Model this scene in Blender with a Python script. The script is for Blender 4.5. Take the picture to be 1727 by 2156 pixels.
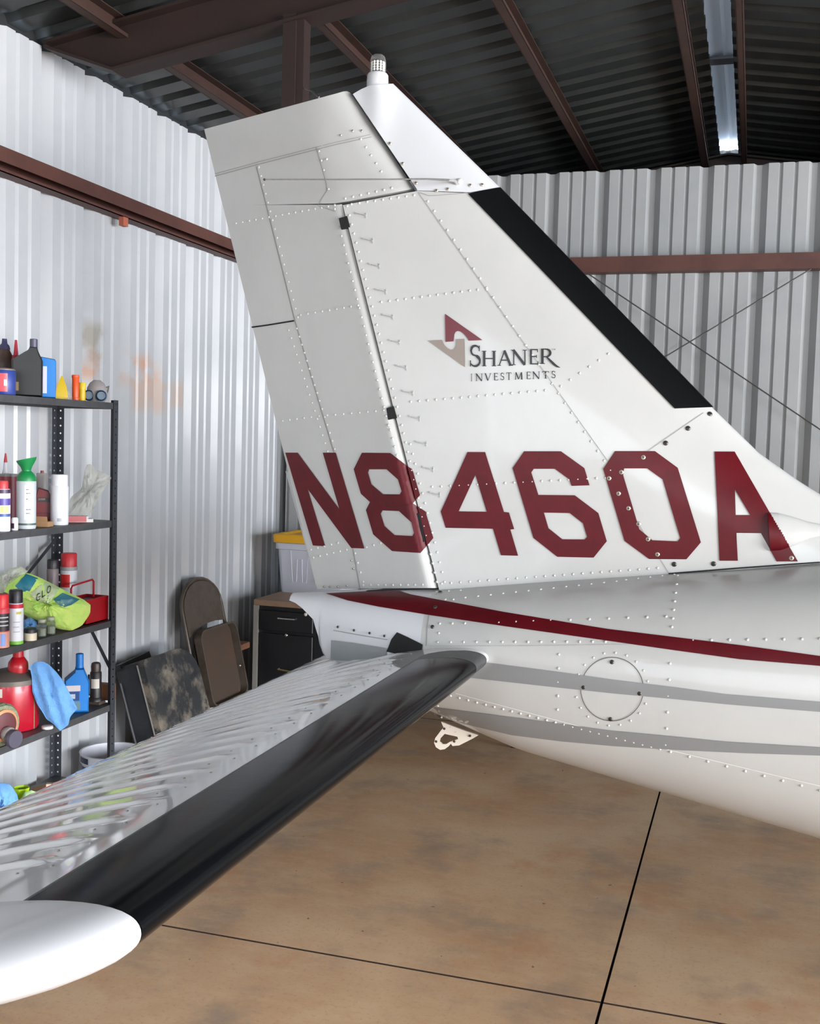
import bpy, math, random
from mathutils import Vector, Matrix
from mathutils.geometry import tessellate_polygon
random.seed(7)
for o in list(bpy.data.objects): bpy.data.objects.remove(o)
SC = bpy.context.scene
COL = SC.collection

# ------------------------------------------------------------------ camera
IW, IH, FPX = 1727.0, 2156.0, 2322.3
YAW, PITCH, ROLL = (math.radians(a) for a in (17.1815, -3.6386, -1.6204))
EYE = 1.66
_f = Vector((-math.sin(YAW)*math.cos(PITCH), math.cos(YAW)*math.cos(PITCH), math.sin(PITCH)))
_r = Vector((math.cos(YAW), math.sin(YAW), 0)); _d = _f.cross(_r)
CR = math.cos(ROLL)*_r + math.sin(ROLL)*_d
CD = -math.sin(ROLL)*_r + math.cos(ROLL)*_d
CF = _f
CAM = Vector((0, 0, EYE))
cd = bpy.data.cameras.new('camera'); cam = bpy.data.objects.new('camera', cd); COL.objects.link(cam)
m3 = Matrix((CR, -CD, -CF)).transposed()
cam.matrix_world = Matrix.Translation(CAM) @ m3.to_4x4()
cd.sensor_fit = 'VERTICAL'; cd.sensor_height = 36.0; cd.sensor_width = 36.0*IW/IH
cd.lens = 36.0*FPX/IH; cd.clip_start = .05; cd.clip_end = 200
SC.camera = cam

# ------------------------------------------------------------------ light
w = bpy.data.worlds.new('sky'); SC.world = w; w.use_nodes = True
bg = w.node_tree.nodes['Background']; bg.inputs[0].default_value = (.72, .84, 1.0, 1); bg.inputs[1].default_value = 12.0
def area(name, loc, rot, sx, sy, power, col):
    l = bpy.data.lights.new(name, 'AREA'); l.shape = 'RECTANGLE'; l.size = sx; l.size_y = sy
    l.energy = power; l.color = col
    o = bpy.data.objects.new(name, l); COL.objects.link(o); o.location = loc; o.rotation_euler = rot
    return o
# daylight coming through the open hangar door (x = 6.6); added fill lamp behind the photographer
area('door_daylight', (6.45, .1, 1.35), (0, math.radians(70), 0), 2.5, 7.8, 1650, (1.0, .985, .96))
area('rear_fill', (-.6, -3.85, 1.45), (math.radians(70), 0, 0), 4.6, 2.3, 225, (.86, .93, 1.0))  # added lamp, the wall behind it has no opening
SC.view_settings.view_transform = 'Standard'
try: SC.view_settings.look = 'None'
except Exception: pass
SC.view_settings.gamma = 1.0; SC.view_settings.exposure = 0.0
SC.view_settings.use_curve_mapping = False

# ------------------------------------------------------------------ pixel -> place helpers
def ray(px, py):
    return CR*((px-IW/2)/FPX) + CD*((py-IH/2)/FPX) + CF
def at(px, py, ax, val):
    d = ray(px, py); t = (val-CAM[ax])/d[ax]; return CAM + d*t
def pix(P):
    v = Vector(P)-CAM; z = v.dot(CF)
    return (IW/2+FPX*v.dot(CR)/z, IH/2+FPX*v.dot(CD)/z)
def scale_at(P):                      # metres per pixel at a place
    return (Vector(P)-CAM).dot(CF)/FPX

# ------------------------------------------------------------------ materials
def lin(c):
    c = c/255.0
    return c/12.92 if c <= .04045 else ((c+.055)/1.055)**2.4
def L3(rgb): return tuple(lin(v) for v in rgb)+(1,)
MATS = {}
def M(name, rgb, rough=.5, metal=0.0, coat=0.0, var=None, bump=None, trans=0.0, alpha=1.0, spec=.5, var2=None):
    """procedural principled material; var=(scale, other rgb, lo, hi) mottles the colour; bump=(scale, strength)"""
    if name in MATS: return MATS[name]
    m = bpy.data.materials.new(name); m.use_nodes = True
    nt = m.node_tree; b = nt.nodes['Principled BSDF']
    b.inputs['Base Color'].default_value = L3(rgb)
    b.inputs['Roughness'].default_value = rough; b.inputs['Metallic'].default_value = metal
    b.inputs['Coat Weight'].default_value = coat; b.inputs['Coat Roughness'].default_value = .06
    b.inputs['Transmission Weight'].default_value = trans; b.inputs['Alpha'].default_value = alpha
    b.inputs['Specular IOR Level'].default_value = spec
    tc = nt.nodes.new('ShaderNodeTexCoord')
    last = None
    for v in (var, var2):
        if not v: continue
        n = nt.nodes.new('ShaderNodeTexNoise'); n.inputs['Scale'].default_value = v[0]; n.inputs['Detail'].default_value = 6
        n.inputs['Roughness'].default_value = .62
        nt.links.new(tc.outputs['Object'], n.inputs['Vector'])
        rp = nt.nodes.new('ShaderNodeMapRange'); rp.inputs['From Min'].default_value = v[2]; rp.inputs['From Max'].default_value = v[3]
        nt.links.new(n.outputs['Fac'], rp.inputs['Value'])
        mx = nt.nodes.new('ShaderNodeMix'); mx.data_type = 'RGBA'
        if last: nt.links.new(last, mx.inputs['A'])
        else: mx.inputs['A'].default_value = L3(rgb)
        mx.inputs['B'].default_value = L3(v[1])
        nt.links.new(rp.outputs['Result'], mx.inputs['Factor']); last = mx.outputs['Result']
    if last: nt.links.new(last, b.inputs['Base Color'])
    if bump:
        n = nt.nodes.new('ShaderNodeTexNoise'); n.inputs['Scale'].default_value = bump[0]; n.inputs['Detail'].default_value = 3
        nt.links.new(tc.outputs['Object'], n.inputs['Vector'])
        bp = nt.nodes.new('ShaderNodeBump'); bp.inputs['Strength'].default_value = bump[1]; bp.inputs['Distance'].default_value = .01
        nt.links.new(n.outputs['Fac'], bp.inputs['Height']); nt.links.new(bp.outputs['Normal'], b.inputs['Normal'])
    MATS[name] = m
    return m

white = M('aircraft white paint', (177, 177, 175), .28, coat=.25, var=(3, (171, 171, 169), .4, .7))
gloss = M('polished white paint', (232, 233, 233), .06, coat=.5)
tipw = M('white fibreglass', (190, 191, 194), .25, coat=.3)
maroon = M('maroon paint', (82, 6, 17), .38, spec=.25, var=(14, (72, 5, 14), .4, .7))
gstripe = M('grey stripe paint', (122, 123, 124), .35, coat=.2)
seamm = M('seam grey', (140, 139, 137), .7)  # flat grey for the panel seam lines
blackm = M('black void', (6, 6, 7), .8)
boot = M('deicer rubber gloss', (10, 11, 13), .16, bump=(9, .06)); boot.node_tree.nodes['Principled BSDF'].inputs['IOR'].default_value = 1.14
bootm = M('deicer rubber matte', (58, 60, 62), .42, var=(40, (44, 46, 48), .4, .7))
rivm = M('rivet', (186, 186, 183), .25, coat=.2)
steel = M('steel screw', (176, 168, 156), .35, .35)
dsteel = M('dark screw', (70, 66, 62), .4, .6)
chrome = M('bright metal', (205, 203, 198), .22, .9)
brown = M('red oxide primer steel', (84, 50, 42), .6, var=(6, (70, 40, 33), .4, .7))
brownd = M('dark brown primer steel', (38, 21, 16), .65, var=(6, (30, 16, 13), .4, .7))
brownp = M('purlin primer steel', (58, 36, 28), .65, var=(6, (46, 28, 22), .4, .7))
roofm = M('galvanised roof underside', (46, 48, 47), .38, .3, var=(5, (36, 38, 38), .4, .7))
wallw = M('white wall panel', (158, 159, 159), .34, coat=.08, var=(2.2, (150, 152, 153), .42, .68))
shelfm = M('charcoal shelf steel', (72, 72, 74), .45, var=(20, (58, 58, 60), .4, .7))
postm = M('dark post steel', (52, 54, 60), .5)
cable = M('steel cable', (92, 92, 92), .5, .6)
black = M('black plastic', (14, 14, 16), .45)
dgrey = M('dark grey plastic', (52, 50, 52), .45)
wplast = M('white plastic', (226, 226, 228), .35)
redp = M('red paint', (178, 22, 34), .35, coat=.2)
bluep = M('blue plastic', (20, 112, 190), .35, coat=.2)
greenp = M('green plastic', (22, 126, 66), .4)
yellp = M('yellow plastic', (228, 186, 24), .4)
orangep = M('orange plastic', (232, 88, 38), .4)
limec = M('lime microfibre', (208, 232, 124), .9, var=(18, (172, 220, 104), .35, .7), bump=(60, .4))
limep = M('lime plastic', (178, 214, 30), .4)
bluec = M('blue towel cloth', (112, 164, 218), .95, var=(12, (92, 142, 200), .35, .7), bump=(90, .3))
tan = M('tan cardboard', (166, 128, 92), .8)
woodt = M('worn wood laminate', (158, 130, 106), .5, var=(7, (136, 108, 86), .4, .7))
woodb = M('brown board', (128, 84, 58), .6, var=(9, (108, 68, 46), .4, .7))
deskb = M('black desk enamel', (22, 22, 25), .38)
chairm = M('brown chair enamel', (88, 77, 68), .42, .1, var=(16, (72, 60, 50), .45, .7))
chaird = M('brown chair underside', (76, 62, 52), .5, var=(5, (88, 62, 42), .5, .75))
trunkm = M('scuffed black trunk', (44, 45, 46), .6, var=(5, (124, 115, 102), .44, .6), var2=(9, (38, 39, 42), .52, .6), bump=(25, .25))
trunkd = M('black trunk side', (40, 42, 45), .55, var=(9, (28, 29, 32), .45, .65), bump=(25, .2))
bagm = M('clear plastic bag', (225, 224, 214), .18, trans=.55, alpha=.55, bump=(14, .6))
glassm = M('clear jar', (215, 225, 215), .06, trans=.85, alpha=.55)
binm = M('translucent bin plastic', (226, 228, 238), .35, trans=.15, alpha=.9)
lensm = M('beacon lens', (190, 190, 190), .1, trans=.8, alpha=.35)

def floor_mat():
    m = bpy.data.materials.new('stained concrete'); m.use_nodes = True; nt = m.node_tree; b = nt.nodes['Principled BSDF']
    tc = nt.nodes.new('ShaderNodeTexCoord')
    def noise(sc, det=6, ro=.6, stretch=None):
        n = nt.nodes.new('ShaderNodeTexNoise'); n.inputs['Scale'].default_value = sc; n.inputs['Detail'].default_value = det; n.inputs['Roughness'].default_value = ro
        if stretch:
            mp = nt.nodes.new('ShaderNodeMapping'); mp.inputs['Scale'].default_value = stretch
            nt.links.new(tc.outputs['Object'], mp.inputs['Vector']); nt.links.new(mp.outputs['Vector'], n.inputs['Vector'])
        else: nt.links.new(tc.outputs['Object'], n.inputs['Vector'])
        return n.outputs['Fac']
    def rng(v, a, b2):
        r = nt.nodes.new('ShaderNodeMapRange'); r.inputs['From Min'].default_value = a; r.inputs['From Max'].default_value = b2
        nt.links.new(v, r.inputs['Value']); return r.outputs['Result']
    def mix(fac, A, B, k=1.0):
        x = nt.nodes.new('ShaderNodeMix'); x.data_type = 'RGBA'
        mu = nt.nodes.new('ShaderNodeMath'); mu.operation = 'MULTIPLY'; mu.inputs[1].default_value = k
        nt.links.new(fac, mu.inputs[0]); nt.links.new(mu.outputs[0], x.inputs['Factor'])
        if isinstance(A, tuple): x.inputs['A'].default_value = L3(A)
        else: nt.links.new(A, x.inputs['A'])
        x.inputs['B'].default_value = L3(B); return x.outputs['Result']
    c = mix(rng(noise(1.6), .38, .66), (186, 157, 125), (168, 130, 95))
    c = mix(rng(noise(3.1), .5, .72), c, (138, 120, 104), .85)
    c = mix(rng(noise(9, 8, .7, (1, 2.2, 1)), .48, .75), c, (190, 160, 124), .6)
    c = mix(rng(noise(2.3, 5), .58, .72), c, (166, 112, 72), .6)
    c = mix(rng(noise(70, 3, .7), .55, .8), c, (124, 100, 80), .55)
    c = mix(rng(noise(24, 2, .5), 0.752, .765), c, (60, 44, 34), .8)
    nt.links.new(c, b.inputs['Base Color'])
    rr = nt.nodes.new('ShaderNodeMapRange'); rr.inputs['To Min'].default_value = .42; rr.inputs['To Max'].default_value = .65
    nt.links.new(noise(4), rr.inputs['Value']); nt.links.new(rr.outputs['Result'], b.inputs['Roughness'])
    return m
def leftwall_mat():
    """white panel with rubbed orange-brown scuffs where stock has leaned against it"""
    m = wallw.copy(); m.name = 'lit white panel scuffed'; nt = m.node_tree; b = nt.nodes['Principled BSDF']
    prev = b.inputs['Base Color'].links[0].from_socket
    for x_ in nt.nodes:
        if x_.type == 'MIX': x_.inputs['A'].default_value = L3((184, 185, 187)); x_.inputs['B'].default_value = L3((175, 177, 180))  # lighter base than wallw, painting in the stronger light on this wall
    tc = nt.nodes.new('ShaderNodeTexCoord'); sp = nt.nodes.new('ShaderNodeSeparateXYZ'); nt.links.new(tc.outputs['Object'], sp.inputs[0])
    def band(sock, c0, hw, soft):
        a = nt.nodes.new('ShaderNodeMath'); a.operation = 'SUBTRACT'; a.inputs[1].default_value = c0; nt.links.new(sock, a.inputs[0])
        ab = nt.nodes.new('ShaderNodeMath'); ab.operation = 'ABSOLUTE'; nt.links.new(a.outputs[0], ab.inputs[0])
        r = nt.nodes.new('ShaderNodeMapRange'); r.inputs['From Min'].default_value = hw+soft; r.inputs['From Max'].default_value = hw
        nt.links.new(ab.outputs[0], r.inputs['Value']); return r.outputs['Result']
    def mul(a, c):
        x = nt.nodes.new('ShaderNodeMath'); x.operation = 'MULTIPLY'; nt.links.new(a, x.inputs[0]); nt.links.new(c, x.inputs[1]); return x.outputs[0]
    def noi(sc, lo, hi):
        n = nt.nodes.new('ShaderNodeTexNoise'); n.inputs['Scale'].default_value = sc; n.inputs['Detail'].default_value = 5
        nt.links.new(tc.outputs['Object'], n.inputs['Vector'])
        r = nt.nodes.new('ShaderNodeMapRange'); r.inputs['From Min'].default_value = lo; r.inputs['From Max'].default_value = hi
        nt.links.new(n.outputs['Fac'], r.inputs['Value']); return r.outputs['Result']
    for (yc, hy, zc, hz, col, k) in ((4.72, .26, 1.98, .05, (196, 140, 102), .75), (4.98, .12, 1.90, .09, (198, 138, 92), .75), (4.5, .06, 2.08, .06, (150, 142, 128), .8), (5.2, .12, 1.86, .05, (196, 148, 104), .7), (5.1, .4, 1.8, .12, (180, 182, 182), .5)):
        f = mul(mul(band(sp.outputs[1], yc, hy, .06), band(sp.outputs[2], zc, hz, .06)), noi(7, .42, .6))
        kk = nt.nodes.new('ShaderNodeMath'); kk.operation = 'MULTIPLY'; kk.inputs[1].default_value = k; nt.links.new(f, kk.inputs[0])
        x = nt.nodes.new('ShaderNodeMix'); x.data_type = 'RGBA'; nt.links.new(kk.outputs[0], x.inputs['Factor'])
        nt.links.new(prev, x.inputs['A']); x.inputs['B'].default_value = L3(col); prev = x.outputs['Result']
    nt.links.new(prev, b.inputs['Base Color'])
    return m
concrete = floor_mat(); wallleft = leftwall_mat()

# ------------------------------------------------------------------ object helpers
def empty(name, loc, label=None, cat=None, group=None, kind=None, rot=(0, 0, 0)):
    o = bpy.data.objects.new(name, None); COL.objects.link(o); o.location = loc; o.rotation_euler = rot
    o.empty_display_size = .1
    tag(o, label, cat, group, kind); return o
def tag(o, label=None, cat=None, group=None, kind=None):
    if label: o['label'] = label
    if cat: o['category'] = cat
    if group: o['group'] = group
    if kind: o['kind'] = kind
    return o
def base_of(parent):
    p = Vector((0, 0, 0)); q = parent
    while q is not None: p += q.location; q = q.parent
    return p
class G:
    """collects geometry; .build links it as one mesh object"""
    def __init__(s): s.v = []; s.f = []; s.mi = []
    def add(s, vs, fs, mi=0):
        n = len(s.v); s.v += [tuple(v) for v in vs]
        for f in fs: s.f.append(tuple(i+n for i in f)); s.mi.append(mi)
        return s
    def box(s, a, b, mi=0, bev=0.0):
        x0, y0, z0 = a; x1, y1, z1 = b
        if bev:
            e = bev
            def ring(z, i): return [(x0+i+e, y0+i, z), (x1-i-e, y0+i, z), (x1-i, y0+i+e, z), (x1-i, y1-i-e, z), (x1-i-e, y1-i, z), (x0+i+e, y1-i, z), (x0+i, y1-i-e, z), (x0+i, y0+i+e, z)]
            R = [ring(z0, e*.6), ring(z0+e*.6, 0), ring(z1-e*.6, 0), ring(z1, e*.6)]
            return s.loft(R, True, True, mi)
        v = [(x0, y0, z0), (x1, y0, z0), (x1, y1, z0), (x0, y1, z0), (x0, y0, z1), (x1, y0, z1), (x1, y1, z1), (x0, y1, z1)]
        return s.add(v, [(3, 2, 1, 0), (4, 5, 6, 7), (0, 1, 5, 4), (1, 2, 6, 5), (2, 3, 7, 6), (3, 0, 4, 7)], mi)
    def loft(s, rings, c0=True, c1=True, mi=0, closed=True):
        n = len(rings[0]); vs = [v for r in rings for v in r]; fs = []
        for i in range(len(rings)-1):
            for j in range(n if closed else n-1):
                k = (j+1) % n; fs.append((i*n+j, i*n+k, (i+1)*n+k, (i+1)*n+j))
        if c0: fs.append(tuple(reversed(range(n))))
        if c1: fs.append(tuple(range((len(rings)-1)*n, len(rings)*n)))
        return s.add(vs, fs, mi)
    def lathe(s, prof, n=20, cx=0, cy=0, mi=0, c0=True, c1=True, sx=1, sy=1):
        return s.loft([[(cx+r*sx*math.cos(2*math.pi*j/n), cy+r*sy*math.sin(2*math.pi*j/n), z) for j in range(n)] for r, z in prof], c0, c1, mi)
    def tube(s, pts, r, n=8, mi=0, closed=False):
        pts = [Vector(p) for p in pts]; rings = []
        for i, p in enumerate(pts):
            if closed: t = pts[(i+1) % len(pts)]-pts[i-1]
            else: t = pts[min(i+1, len(pts)-1)]-pts[max(i-1, 0)]
            t.normalize(); u = t.cross(Vector((0, 0, 1)))
            if u.length < .15: u = t.cross(Vector((1, 0, 0)))
            u.normalize(); w2 = t.cross(u)
            rr = r[i] if isinstance(r, (list, tuple)) else r
            rings.append([p+rr*(math.cos(2*math.pi*j/n)*u+math.sin(2*math.pi*j/n)*w2) for j in range(n)])
        if closed: return s.loft(rings+[rings[0]], False, False, mi)
        return s.loft(rings, True, True, mi)
    def prism(s, poly, fn, d0, d1, mi=0):
        a = [fn(x, y, d0) for x, y in poly]; b = [fn(x, y, d1) for x, y in poly]
        return s.loft([a, b], True, True, mi)
    def build(s, name, mats, parent=None, smooth=False, world=False, kind=None, label=None):
        me = bpy.data.meshes.new(name)
        vs = s.v
        if world and parent is not None:
            bx = base_of(parent); vs = [(v[0]-bx[0], v[1]-bx[1], v[2]-bx[2]) for v in vs]
        me.from_pydata(vs, [], s.f); 
        if not isinstance(mats, (list, tuple)): mats = [mats]
        for m in mats: me.materials.append(m)
        if len(mats) > 1: me.polygons.foreach_set('material_index', s.mi)
        if smooth:
            me.polygons.foreach_set('use_smooth', [True]*len(me.polygons))
            try: me.set_sharp_from_angle(angle=math.radians(smooth if smooth is not True else 40))
            except Exception: pass
        me.validate(); me.update()
        import bmesh
        b = bmesh.new(); b.from_mesh(me); bmesh.ops.recalc_face_normals(b, faces=b.faces); b.to_mesh(me); b.free()
        o = bpy.data.objects.new(name, me); COL.objects.link(o); o.parent = parent
        if kind: o['kind'] = kind
        if label: o['label'] = label
        return o
def copy_tree(o, parent=None):
    c = o.copy(); COL.objects.link(c); c.parent = parent
    for ch in list(o.children): copy_tree(ch, c)
    return c

# ================================================================== THE HANGAR
XL, YB, TOPZ = -2.95, 6.63, EYE+1.625          # left wall plane, back partition plane, top of the panels
RIDX, RIDZ = -.262, EYE+2.115
def roofz(x): return RIDZ-.167*(RIDX-x) if x < RIDX else RIDZ-.155*(x-RIDX)
YF, YE, XR = -4.0, 8.35, 6.6

# floor: separate slabs with sawn joints between
JX, JY, JW = -.358, 3.245, .0085
fl = empty('floor', (0, 0, 0), kind='structure')
G().box((XL-.05, YF-.05, -.1), (XR+1.0, YE+.05, -.022)).build('joint_bed', M('joint dirt', (46, 32, 24), .9), fl)
xs = [XL-.05, JX, 3.0, XR+1.0]; ys = [YF-.05, 0.2, JY, 6.3, YE+.05]
for i in range(3):
    for j in range(4):
        g = G().box((xs[i]+JW/2, ys[j]+JW/2*1.2, -.022), (xs[i+1]-JW/2, ys[j+1]-JW/2*1.2, 0))
        for q in range(2, 6): g.mi[q] = 1
        g.build('slab', [concrete, MATS['joint dirt']], fl)

PROF = [(0, 0), (.020, -.042), (.048, -.042), (.084, 0), (.139, 0), (.144, -.014), (.150, -.014), (.164, 0), (.222, 0), (.227, -.014), (.233, -.014), (.247, 0)]
def panel_sheet(p0, pitch, n, depth_scale=1.0):
    pts = []
    for k in range(n):
        for a, d in PROF: pts.append((p0+k*pitch+a*pitch/.305, d*depth_scale))
    pts.append((p0+n*pitch, 0)); return pts
def wall_panels(parent, make, s0, s1, phase, pitch, zfun, mat):
    """sheets of three ribs, each a separate panel"""
    k = math.floor((s0-phase)/pitch); p = phase+k*pitch
    while p < s1-1e-6:
        pts = [q for q in panel_sheet(p, pitch, 3) if s0-1e-6 <= q[0] <= s1+1e-6]
        if len(pts) > 1:
            g = G(); vs = []; 
            for a, d in pts: vs += [make(a, d, 0.0), make(a, d, zfun(a))]
            g.add(vs, [(2*i, 2*i+2, 2*i+3, 2*i+1) for i in range(len(pts)-1)])
            g.build('wall_panel', mat, parent)
        p += 3*pitch
wl = empty('wall_left', (0, 0, 0), kind='structure')
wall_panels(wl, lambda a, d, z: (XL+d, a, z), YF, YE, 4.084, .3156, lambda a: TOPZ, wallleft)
wb = empty('wall_back', (0, 0, 0), kind='structure')
wall_panels(wb, lambda a, d, z: (a, YB-d, z), XL, XR, at(1252, 450, 1, YB).x, .2965, lambda a: TOPZ if a < 2.2 else TOPZ-.155*(a-2.2)+.05, wallw)
wf = empty('wall_front', (0, 0, 0), kind='structure')
wall_panels(wf, lambda a, d, z: (a, YF+d, z), XL, XR, 0, .305, lambda a: roofz(a)-.02, wallw)
wr = empty('wall_right', (0, 0, 0), kind='structure')
wall_panels(wr, lambda a, d, z: (XR-d, a, z), YB, YE, YB, .305, lambda a: roofz(XR)-.02, wallw)
we = empty('wall_far', (0, 0, 0), kind='structure')
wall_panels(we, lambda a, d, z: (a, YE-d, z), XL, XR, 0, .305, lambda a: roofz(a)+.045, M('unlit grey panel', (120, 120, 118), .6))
# corner trim strip
G().box((XL+.001, YB-.045, 0), (XL+.006, YB-.001, TOPZ)).build('corner_trim', wallw, wl)
G().box((XL-.045, YF, TOPZ-.06), (XL-.040, YE, roofz(XL)+.05)).build('eave_light_stop', M('dark closure', (30, 30, 32), .8), wl)  # added strip behind the wall top, blocks sky light at the eave
# girts
GZ = EYE+1.062
def cgirt(parent, a, b, axis):
    g = G(); h = .044; t = .004; dp = .10
    # C section: web facing the room, two flanges back to the wall
    if axis == 'y':
        x = XL
        g.box((x+dp-t, a, GZ-.014), (x+dp, b, GZ+h)); g.box((x+.002, a, GZ+h-t), (x+dp-t, b, GZ+h)); g.box((x+.006, a, GZ-h), (x+.010, b, GZ+h-t)); g.box((x+.01, a, GZ-h), (x+dp-.03, b, GZ-h+t)); g.box((x+dp-.034, a, GZ-h), (x+dp-.03, b, GZ-h+.014))
    else:
        y = YB
        g.box((a, y-dp, GZ-h), (b, y-dp+t, GZ+h)); g.box((a, y-dp+t, GZ+h-t), (b, y-.002, GZ+h)); g.box((a, y-dp+t, GZ-h), (b, y-.002, GZ-h+t))
    return g.build('girt', brown, parent)
cgirt(wl, YF, YB-.11, 'y'); cgirt(wb, XL+.11, XR, 'x')
# small clip under the left girt and anchor of the brace rods
pc = at(263, 478, 0, XL+.07)
G().box((XL+.05, pc.y-.02, GZ-.085), (XL+.075, pc.y+.02, GZ-.044)).build('girt_clip', M('orange primer clip', (170, 92, 70), .6), wl)
# crossed brace cables in front of the back wall
def cab(p, q):
    a = at(*p, 1, YB-.06); b = at(*q, 1, YB-.06)
    G().tube([a, b], .0042, 6).build('brace_cable', cable, wb)
cab((1715, 562), (1180, 884)); cab((1235, 574), (1900, 1020))
# the dark corner column of the neighbouring bay stands behind the corner: shown as flange and web
# ---- ceiling
ce = empty('ceiling', (0, 0, 0), kind='structure')
def roof_sheet(x0, x1, y0, n, pitch=.1875):
    prof = [(0, 0), (.055, 0), (.075, .030), (.118, .030), (.138, 0)]
    pts = [(y0+k*pitch+a*pitch/.1875, d) for k in range(n) for a, d in prof]+[(y0+n*pitch, 0)]
    vs = []
    for a, d in pts: vs += [(x0, a, roofz(x0)+d), (x1, a, roofz(x1)+d)]
    return G().add(vs, [(2*i, 2*i+1, 2*i+3, 2*i+2) for i in range(len(pts)-1)])
gap = .062
y = YF-.1
while y < YE:
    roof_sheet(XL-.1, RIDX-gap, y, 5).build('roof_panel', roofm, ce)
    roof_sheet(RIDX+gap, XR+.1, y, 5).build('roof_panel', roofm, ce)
    y += 5*.1875
# ridge cap: daylight leaks in under it through every corrugation
capm = M('ridge cap metal', (196, 204, 214), .35, .2)
y = YF-.1; k = 0
while y < YE:
    y1 = min(y+3.05, YE); g = G()
    pr = [(RIDX-.13, roofz(RIDX-.13)+.072), (RIDX-.02, RIDZ+.083), (RIDX, RIDZ+.09), (RIDX+.02, RIDZ+.083), (RIDX+.13, roofz(RIDX+.13)+.072)]
    g.loft([[(x, y, z) for x, z in pr], [(x, y1+.04, z) for x, z in pr]], False, False, closed=False)
    g.loft([[(x, y, z+.002) for x, z in pr], [(x, y1+.04, z+.002) for x, z in pr]], False, False, closed=False)
    g.build('ridge_cap', capm, ce); y = y1
ym = at(1525, 124, 2, RIDZ+.06).y
G().box((RIDX-.07, ym-.05, RIDZ+.045), (RIDX+.07, ym+.05, RIDZ+.062)).build('ridge_splice', dgrey, ce)
# purlins (C sections running along the building)
def purlin(x, dp=.085, fl_=.045, y0=YF, y1=YE):
    z = roofz(x)-.002; g = G(); t = .004; s = 1 if x < RIDX else -1
    g.box((x-t/2, y0, z-dp), (x+t/2, y1, z)); g.box(tuple((min(x, x+s*fl_), y0, z-dp)), (max(x, x+s*fl_), y1, z-dp+t)); g.box((min(x, x+s*fl_), y0, z-t-.006), (max(x, x+s*fl_), y1, z-.006))
    g.box((x+s*fl_-t/2, y0, z-dp), (x+s*fl_+t/2, y1, z-dp+.015))
    return g.build('purlin', brownp, ce)
for x in (-.44, -1.15, -1.87, -2.60): purlin(x)
purlin(-.14, fl_=.03)
for x in (.62, 1.35, 2.08, 2.81, 3.6, 4.4, 5.2, 6.0): purlin(x)
# rafters (I beams following the roof pitch)
def rafter(yc, x0, x1, dp=.2, top=.03):
    g = G()
    for (za, zb, hw) in ((top, top+.012, .055), (top+.012, top+dp-.012, .005), (top+dp-.012, top+dp, .055)):
        a = [(x0, yc-hw, roofz(x0)-za), (x0, yc+hw, roofz(x0)-za), (x0, yc+hw, roofz(x0)-zb), (x0, yc-hw, roofz(x0)-zb)]
        b = [(x1, yy, roofz(x1)-(za if i < 2 else zb)) for i, yy in enumerate((yc-hw, yc+hw, yc+hw, yc-hw))]
        g.loft([a, b])
    return g.build('rafter', brownd, ce)
rafter(4.12, -2.60, RIDX)
ga = G()      # the rafter's end is cut on a bevel where it meets the eave
for (hw, z0a, z1a, z0b, z1b) in ((.055, .03, .042, .03, .042), (.005, .042, .046, .042, .218), (.055, .046, .058, .218, .23)):
    ga.loft([[(x, 4.12-hw, roofz(x)-a), (x, 4.12+hw, roofz(x)-a), (x, 4.12+hw, roofz(x)-b), (x, 4.12-hw, roofz(x)-b)] for x, a, b in ((-2.93, z0a, z1a), (-2.60, z0b, z1b))])
ga.build('rafter_end', brownd, ce)
rafter(4.12, RIDX, XR); rafter(8.22, XL, RIDX, .16); rafter(8.22, RIDX, XR, .16)
rafter(-3.6, XL, RIDX); rafter(-3.6, RIDX, XR)
# short hanger post below the rafter, with a loop of wire
hx0, hx1 = -1.838, -1.752; hz1 = roofz(-1.8)-.2; hz0 = EYE+.86
hp = empty('hanger_post', (-1.795, 4.12, hz0), kind='structure')
g = G(); g.box((hx0, 4.075, hz0), (hx0+.055, 4.16, hz1)); g.box((hx0+.055, 4.085, hz0), (hx1, 4.15, hz1))
g.build('post_section', brownd, hp, world=True)
G().box((hx0-.02, 4.05, hz0-.008), (hx1+.02, 4.19, hz0)).build('end_plate', brownd, hp, world=True)
p0 = at(640, 185, 1, 4.09); p1 = at(672, 205, 1, 4.05)
G().tube([p0, (p0+p1)/2+Vector((0, 0, .006)), p1], .004, 6).build('tie_wire', chrome, hp, world=True)

# ================================================================== THE AIRPLANE
YC = 3.25
AC = empty('airplane', (-.4, YC, 0), 'white twin-engine airplane tail with maroon registration and black deicer boots', 'airplane')
def lerp_tab(tab, x):
    if x <= tab[0][0]:
        (a, b), (c, d) = tab[0], tab[1]
    elif x >= tab[-1][0]:
        (a, b), (c, d) = tab[-2], tab[-1]
    else:
        for i in range(len(tab)-1):
            if tab[i][0] <= x <= tab[i+1][0]: (a, b), (c, d) = tab[i], tab[i+1]; break
    return b+(d-b)*(x-a)/(c-a)
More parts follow.
